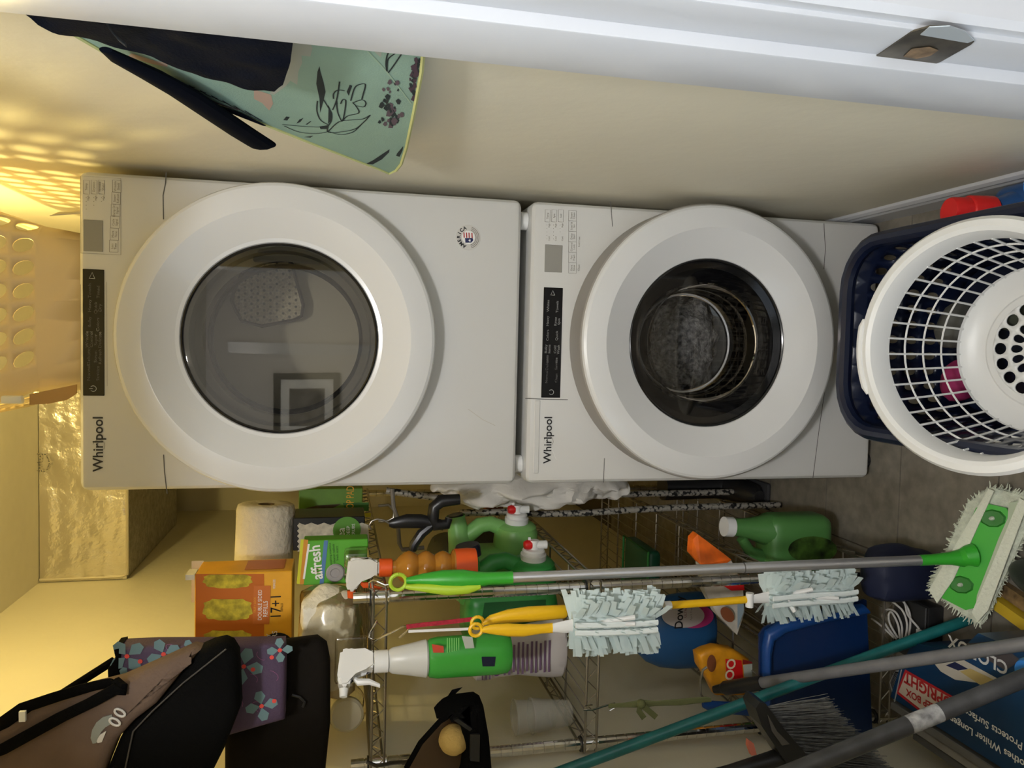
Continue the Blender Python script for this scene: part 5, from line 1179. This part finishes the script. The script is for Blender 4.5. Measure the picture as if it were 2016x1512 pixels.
# slotted bottom
def bot(u, v): r = .010+(RB-.045-.010)*v; return Mw @ Vector((r*math.cos(2*PI*u), r*math.sin(2*PI*u), .0035))
mb = MB(); cellwall(mb, bot, 18, 3, .78, .74); 
for (ra, rb_) in (((RB-.062), (RB-.060)),): pass
solid(mb.obj('slotted_bottom', M_wb, t, ang=.8), .004)

# detergent bottle with red cap against the baseboard
t = thing('blue_detergent_bottle', 'blue detergent bottle with a red cap standing against the right baseboard', 'detergent bottle', (.30, -.45, 0))
cpt = at(1880, 422, Y=-.45)
BXb = cpt.x
M_db = mat('bottle_blue', (.012, .07, .22), .3)
mb = MB(); mb.box((BXb-.055, -.62, 0), (.345, -.44, cpt.z-.085), bev=.03, seg=4); mb.obj('body', M_db, t)
mb = MB(); mb.lathe([(.05, -.10), (.034, -.07), (.030, -.055)], AX((BXb, -.48, cpt.z), (0, .12, 1)), 24); mb.obj('neck', M_db, t)
Ac = AX((BXb, -.48, cpt.z-.01), (0, .12, 1))
mb = MB(); mb.lathe([(.0, .048), (.026, .048), (.028, .044), (.029, .012), (.031, .011), (.033, .008), (.034, -.040), (.030, -.045)], Ac, 32); cp = mb.obj('cap', M_red, t)
mb = MB(); mb.lathe([(.0, .018), (.026, .018), (.028, .014), (.028, -.02), (0, -.02)], AX((.318, -.60, cpt.z-.055), (0, 0, 1)), 24); mb.obj('second_cap', mat('bright_blue', (.04, .22, .62), .35), t)

# ------------------------------------------------------------------ basket and bits on top of the dryer
ZD = 1.976
t = thing('dryer_top_basket', 'cream plastic laundry basket with oval holes on top of the dryer', 'laundry basket', (.05, .33, ZD))
TB = Vector((.048, .335, ZD)); TH = .29
def tb(u, v):
    p = rrect(u, .172+.072*v, .262+.05*v, .06); return Vector((TB.x+p.x, TB.y+p.y, ZD+.004+TH*(.84*v+.16*min(1, v*5))))
M_tb = mat('basket_cream', (.74, .62, .40), .4, translucent=.12)
mb = MB(); cellwall(mb, tb, 36, 5, .62, .78, skip=lambda i, j: j in (0,) or (i % 9 == 8), shear=-.25); solid(mb.obj('holed_wall', M_tb, t, ang=.8), .0035)
mb = MB(); mb.poly([tb(k/40, 0) for k in range(40)], ext=(0, 0, .004)); mb.obj('base', M_tb, t, smooth=False)
mb = MB(); mb.tube([tb(k/60, 1) for k in range(61)], .010, 10); mb.obj('rolled_rim', M_tb, t)
t = thing('paper_liner', 'crumpled pale paper beside the basket on the dryer top', 'paper', (.27, .3, ZD))
mb = MB(); crinkle(mb, (.262, .06, ZD+.002), (.06, .30, 0), (-.01, 0, .07), 24, 10, (.9, -.3, 0), .012); solid(mb.obj('sheet', mat('paper_pale', (.70, .62, .45), .8), t, ang=2), .002)
t = thing('cardboard_flap', 'tan card and white clip leaning at the left of the basket on the dryer', 'card', at(130, 785, Y=.10))
mb = MB(); mb.poly([at(x, y, Y=.05) for x, y in ((150, 775), (130, 788), (95, 795), (58, 797), (58, 776), (150, 757))], ext=(0, .006, 0)); mb.obj('card', mat('card_tan', (.45, .27, .10), .8), t, smooth=False)
mb = MB(); p0_, p1_ = at(44, 795, Y=.035), at(2, 779, Y=.035); mb.box((p0_.x, .03, p0_.z), (p1_.x, .05, p1_.z), bev=.004); mb.obj('clip', M_whiteplastic, t)

# ------------------------------------------------------------------ ironing cover and coat hanging on the right wall
PA = Vector((.338, -.955, 0)); PB = Vector((.300, -.40, 0)); dd = (PB-PA).normalized(); gn = Vector((-dd.y, dd.x, 0)); gn = gn if gn.x < 0 else -gn
gpl = (PA, gn)
def gp(x, y, off=0.): return at(x, y, pl=(PA+gn*off, gn))
M_mint = mat('fabric_mint', (.25, .38, .31), .75, var=.06, scale=8, bump=.12, bscale=400)
t = thing('floral_cover', 'pale green board cover printed with line-drawn lilies, hanging by the door', 'cover', gp(775, 338))
outl = [(832, 60), (834, 95), (830, 140), (815, 220), (800, 290), (790, 322), (780, 335), (766, 341), (745, 332), (620, 284), (500, 236), (400, 194), (300, 150), (215, 108), (150, 70), (100, 32), (60, 0), (20, -30), (60, -36), (200, -24), (400, 0), (600, 30)]
mb = MB(); mb.poly([gp(x, y) for x, y in outl], ext=-gn*.014)
bmesh.ops.recalc_face_normals(mb.bm, faces=mb.bm.faces)
cov = mb.obj('cover_panel', M_mint, t, smooth=False)
mb = MB(); mb.tube([gp(x, y, .0) for x, y in outl[1:16]], .003, 6); mb.obj('hem_piping', mat('hem_lime', (.50, .52, .22), .7), cov)
M_ink, M_blush, M_plum = mat('ink_navy', (.008, .018, .022), .8), mat('print_blush', (.42, .30, .24), .8), mat('print_plumgrey', (.10, .07, .09), .8)
def stroke(pts, wd, m=M_ink, nm='line_print', off=.0006):
    P = bz([gp(x, y, off) for x, y in pts]); mb = MB(); mb.ribbon(P, wd, gn); return mb.obj(nm, m, cov, smooth=False)
def blob(pts, m, nm='petal_print', off=.0004):
    mb = MB(); mb.poly([gp(x, y, off) for x, y in pts]); return mb.obj(nm, m, cov, smooth=False)
Zp = lambda x, y: (500+x/5.04, 30+y/5.04)      # from the enlarged view
for L_ in ([(630, 850), (625, 950), (660, 1040), (740, 1090)], [(690, 840), (740, 920), (770, 980), (765, 1050), (735, 1100)], [(735, 1100), (735, 1160), (850, 1160), (1000, 1130), (1090, 1060), (1155, 990)], [(740, 1150), (840, 1060), (960, 1040), (1080, 1030), (1155, 990)],
           [(820, 850), (830, 960), (870, 1055)], [(870, 1055), (930, 1000), (1040, 970), (1010, 900), (980, 870)], [(980, 870), (1070, 840), (1110, 870), (1090, 910), (1020, 900)], [(960, 850), (1000, 720), (1060, 685), (1105, 690), (1085, 780), (1070, 835)], [(860, 880), (880, 840), (910, 850), (900, 960), (880, 1050)], [(790, 830), (790, 780), (830, 745), (900, 750)],
           [(780, 940), (820, 840), (850, 660)], [(1320, 560), (1310, 480), (1330, 380), (1400, 310), (1450, 320), (1450, 350)], [(1330, 575), (1400, 480), (1470, 375)], [(1470, 375), (1480, 250), (1430, 210)], [(1470, 375), (1540, 330), (1580, 270)], [(1480, 375), (1560, 360), (1585, 300)], [(1320, 550), (1330, 440), (1400, 380)],
           [(280, 1085), (450, 1100), (640, 1110), (735, 1100)], [(300, 1100), (450, 1160), (620, 1175), (740, 1155)], [(740, 1155), (860, 1185), (980, 1160), (1060, 1090)]):
    stroke([Zp(*p) for p in L_], .0019)
for L_ in ([(650, 505), (630, 560), (618, 680), (650, 830), (655, 970), (690, 850), (710, 760), (690, 660), (660, 560)], [(740, 890), (770, 970), (760, 1050), (735, 1080), (738, 990)], [(1345, 1330), (1270, 1380), (1180, 1440), (1110, 1475), (1180, 1480), (1270, 1430), (1340, 1360)], [(1480, 1300), (1420, 1370), (1410, 1395), (1445, 1405), (1475, 1340)], [(950, 690), (920, 760), (940, 800), (975, 700)],
           [(290, 1040), (320, 1005), (355, 1010), (330, 1045)], [(420, 1075), (450, 1035), (490, 1020), (460, 1060)], [(510, 1085), (560, 1050), (572, 1050), (530, 1085)], [(495, 1210), (590, 1195), (560, 1215)], [(440, 90), (480, 95), (515, 170), (470, 130)], [(650, 1105), (740, 1090), (720, 1130), (660, 1130)]):
    blob([Zp(*p) for p in L_], M_ink, 'leaf_print')
rd = random.Random(21)
for k in range(34):
    x, y = 1350+rd.gauss(0, 50), 660+rd.random()*440; s_ = rd.uniform(12, 34); a = rd.uniform(0, 3)
    blob([Zp(x+s_*math.cos(a+q*1.25)*(.5 if q % 2 else 1.2), y+1.3*s_*math.sin(a+q*1.25)) for q in range(5)], M_ink if rd.random() < .55 else M_plum, 'floret_print', .0004+k*.00002)
for k in range(26):
    f = rd.random(); x, y = 1635-70*f+rd.gauss(0, 22), 420+430*f; s_ = rd.uniform(14, 32); a = rd.uniform(0, 3)
    if x < 1662-62*f: blob([Zp(x+s_*math.cos(a+q*1.25)*(.5 if q % 2 else 1.2), y+1.3*s_*math.sin(a+q*1.25)) for q in range(5)], M_ink if rd.random() < .4 else mat('print_plum2', (.06, .03, .05), .8), 'floret_print', .0004+k*.00002)
blob([Zp(*p) for p in ((400, 100), (520, 180), (580, 330), (560, 410), (470, 400), (480, 470), (440, 560), (430, 690), (360, 650), (320, 700), (200, 790), (150, 780), (280, 640), (340, 540))], mat('print_palegrey', (.34, .36, .31), .8), 'petal_print', .0003)
blob([Zp(*p) for p in ((0, 740), (80, 760), (170, 790), (190, 880), (150, 945), (80, 870), (0, 830))], M_blush, 'petal_print', .0003)
blob([Zp(*p) for p in ((1150, 180), (1290, 220), (1260, 420), (1180, 350))], mat('print_palegrey', (.34, .36, .31), .8), 'petal_print', .0003)
for y0 in range(7):
    x = 350+y0*22; stroke([(x, 158+y0*10.0), (x+16, 168+y0*10), (x+34, 172+y0*11)], .002, M_ink, 'line_print')
stroke([(310, 140), (360, 165), (420, 200), (470, 216)], .004, M_plum, 'line_print'); stroke([(255, 108), (300, 122), (330, 128)], .012, M_blush, 'petal_print', .0003)
stroke([Zp(920, 150), Zp(1100, 330), Zp(1330, 580), Zp(1560, 880)], .0022, mat('crease', (.30, .42, .31), .8), 'crease')
# navy coat over it
t = thing('navy_coat', 'dark navy coat hanging over the floral cover by the door frame', 'coat', gp(570, 100, .05))
co_ = [(30, -8), (45, 22), (75, 45), (130, 68), (175, 82), (240, 88), (300, 110), (400, 147), (500, 172), (540, 177), (557, 160), (572, 118), (580, 48), (578, 28), (300, -12), (150, -22)]
mb = MB(); bm = mb.bm
NG = 34
vs = {}
def inside(px, py, poly):
    r = False; k = len(poly)-1
    for i in range(len(poly)):
        if (poly[i][1] > py) != (poly[k][1] > py) and px < (poly[k][0]-poly[i][0])*(py-poly[i][1])/(poly[k][1]-poly[i][1])+poly[i][0]: r = not r
        k = i
    return r
P = [bm.verts.new(gp(x, y, .042)) for x, y in co_]
f0 = bm.faces.new(P)
bmesh.ops.triangulate(bm, faces=[f0]); 
for _ in range(4): bmesh.ops.subdivide_edges(bm, edges=[e for e in bm.edges if e.calc_length() > .012], cuts=1, use_grid_fill=False); bmesh.ops.triangulate(bm, faces=bm.faces)
ext = bmesh.ops.extrude_face_region(bm, geom=list(bm.faces)); ev = [v for v in ext['geom'] if isinstance(v, bmesh.types.BMVert)]
for v in ev: v.co -= gn*.016
for v in bm.verts:
    if v not in ev: v.co += gn*(.010*noise.noise(Vector((v.co.y*13, v.co.z*3, 1)))+.005*noise.noise(v.co*30))
coat = mb.obj('coat_cloth', M_navy, t, ang=1.2)
mb = MB(); mb.tube([gp(x, y, .057) for x, y in ((207, 40), (215, 54), (232, 75), (248, 88))], .005, 8, flat=(dd, gn*.4)); mb.obj('drawstring', mat('string_grey', (.045, .05, .055), .7), t)
mb = MB(); mb.tube([gp(x, y, .018) for x, y in ((208, 98), (240, 118), (300, 148), (360, 182), (420, 222), (480, 262), (512, 282), (528, 284))], [.007, .013, .017, .019, .020, .021, .021, .012], 12, flat=(UZ, gn*.5)); mb.obj('hanging_belt', mat('belt_navy', (.002, .003, .007), .9, spec=.08), t)
mb = MB(); mb.tube([gp(x, y, .005) for x, y in ((330, 160), (400, 200), (470, 225), (520, 247))], [.006, .008, .007, .003], 8, flat=(UZ, gn*.3)); mb.obj('belt_fold', MATS['belt_navy'], t)
mb = MB(); hk2 = gp(20, -28, .0); mb.tube([(XR, hk2.y, hk2.z+.05), (XR-.05, hk2.y, hk2.z+.04), (XR-.06, hk2.y, hk2.z+.06)], .006, 8); mb.box((XR-.012, hk2.y-.02, hk2.z+.02), (XR, hk2.y+.02, hk2.z+.10), bev=.003)
tag(mb.obj('coat_hook', M_chrome), 'metal coat hook on the right wall above the coat', 'hook')
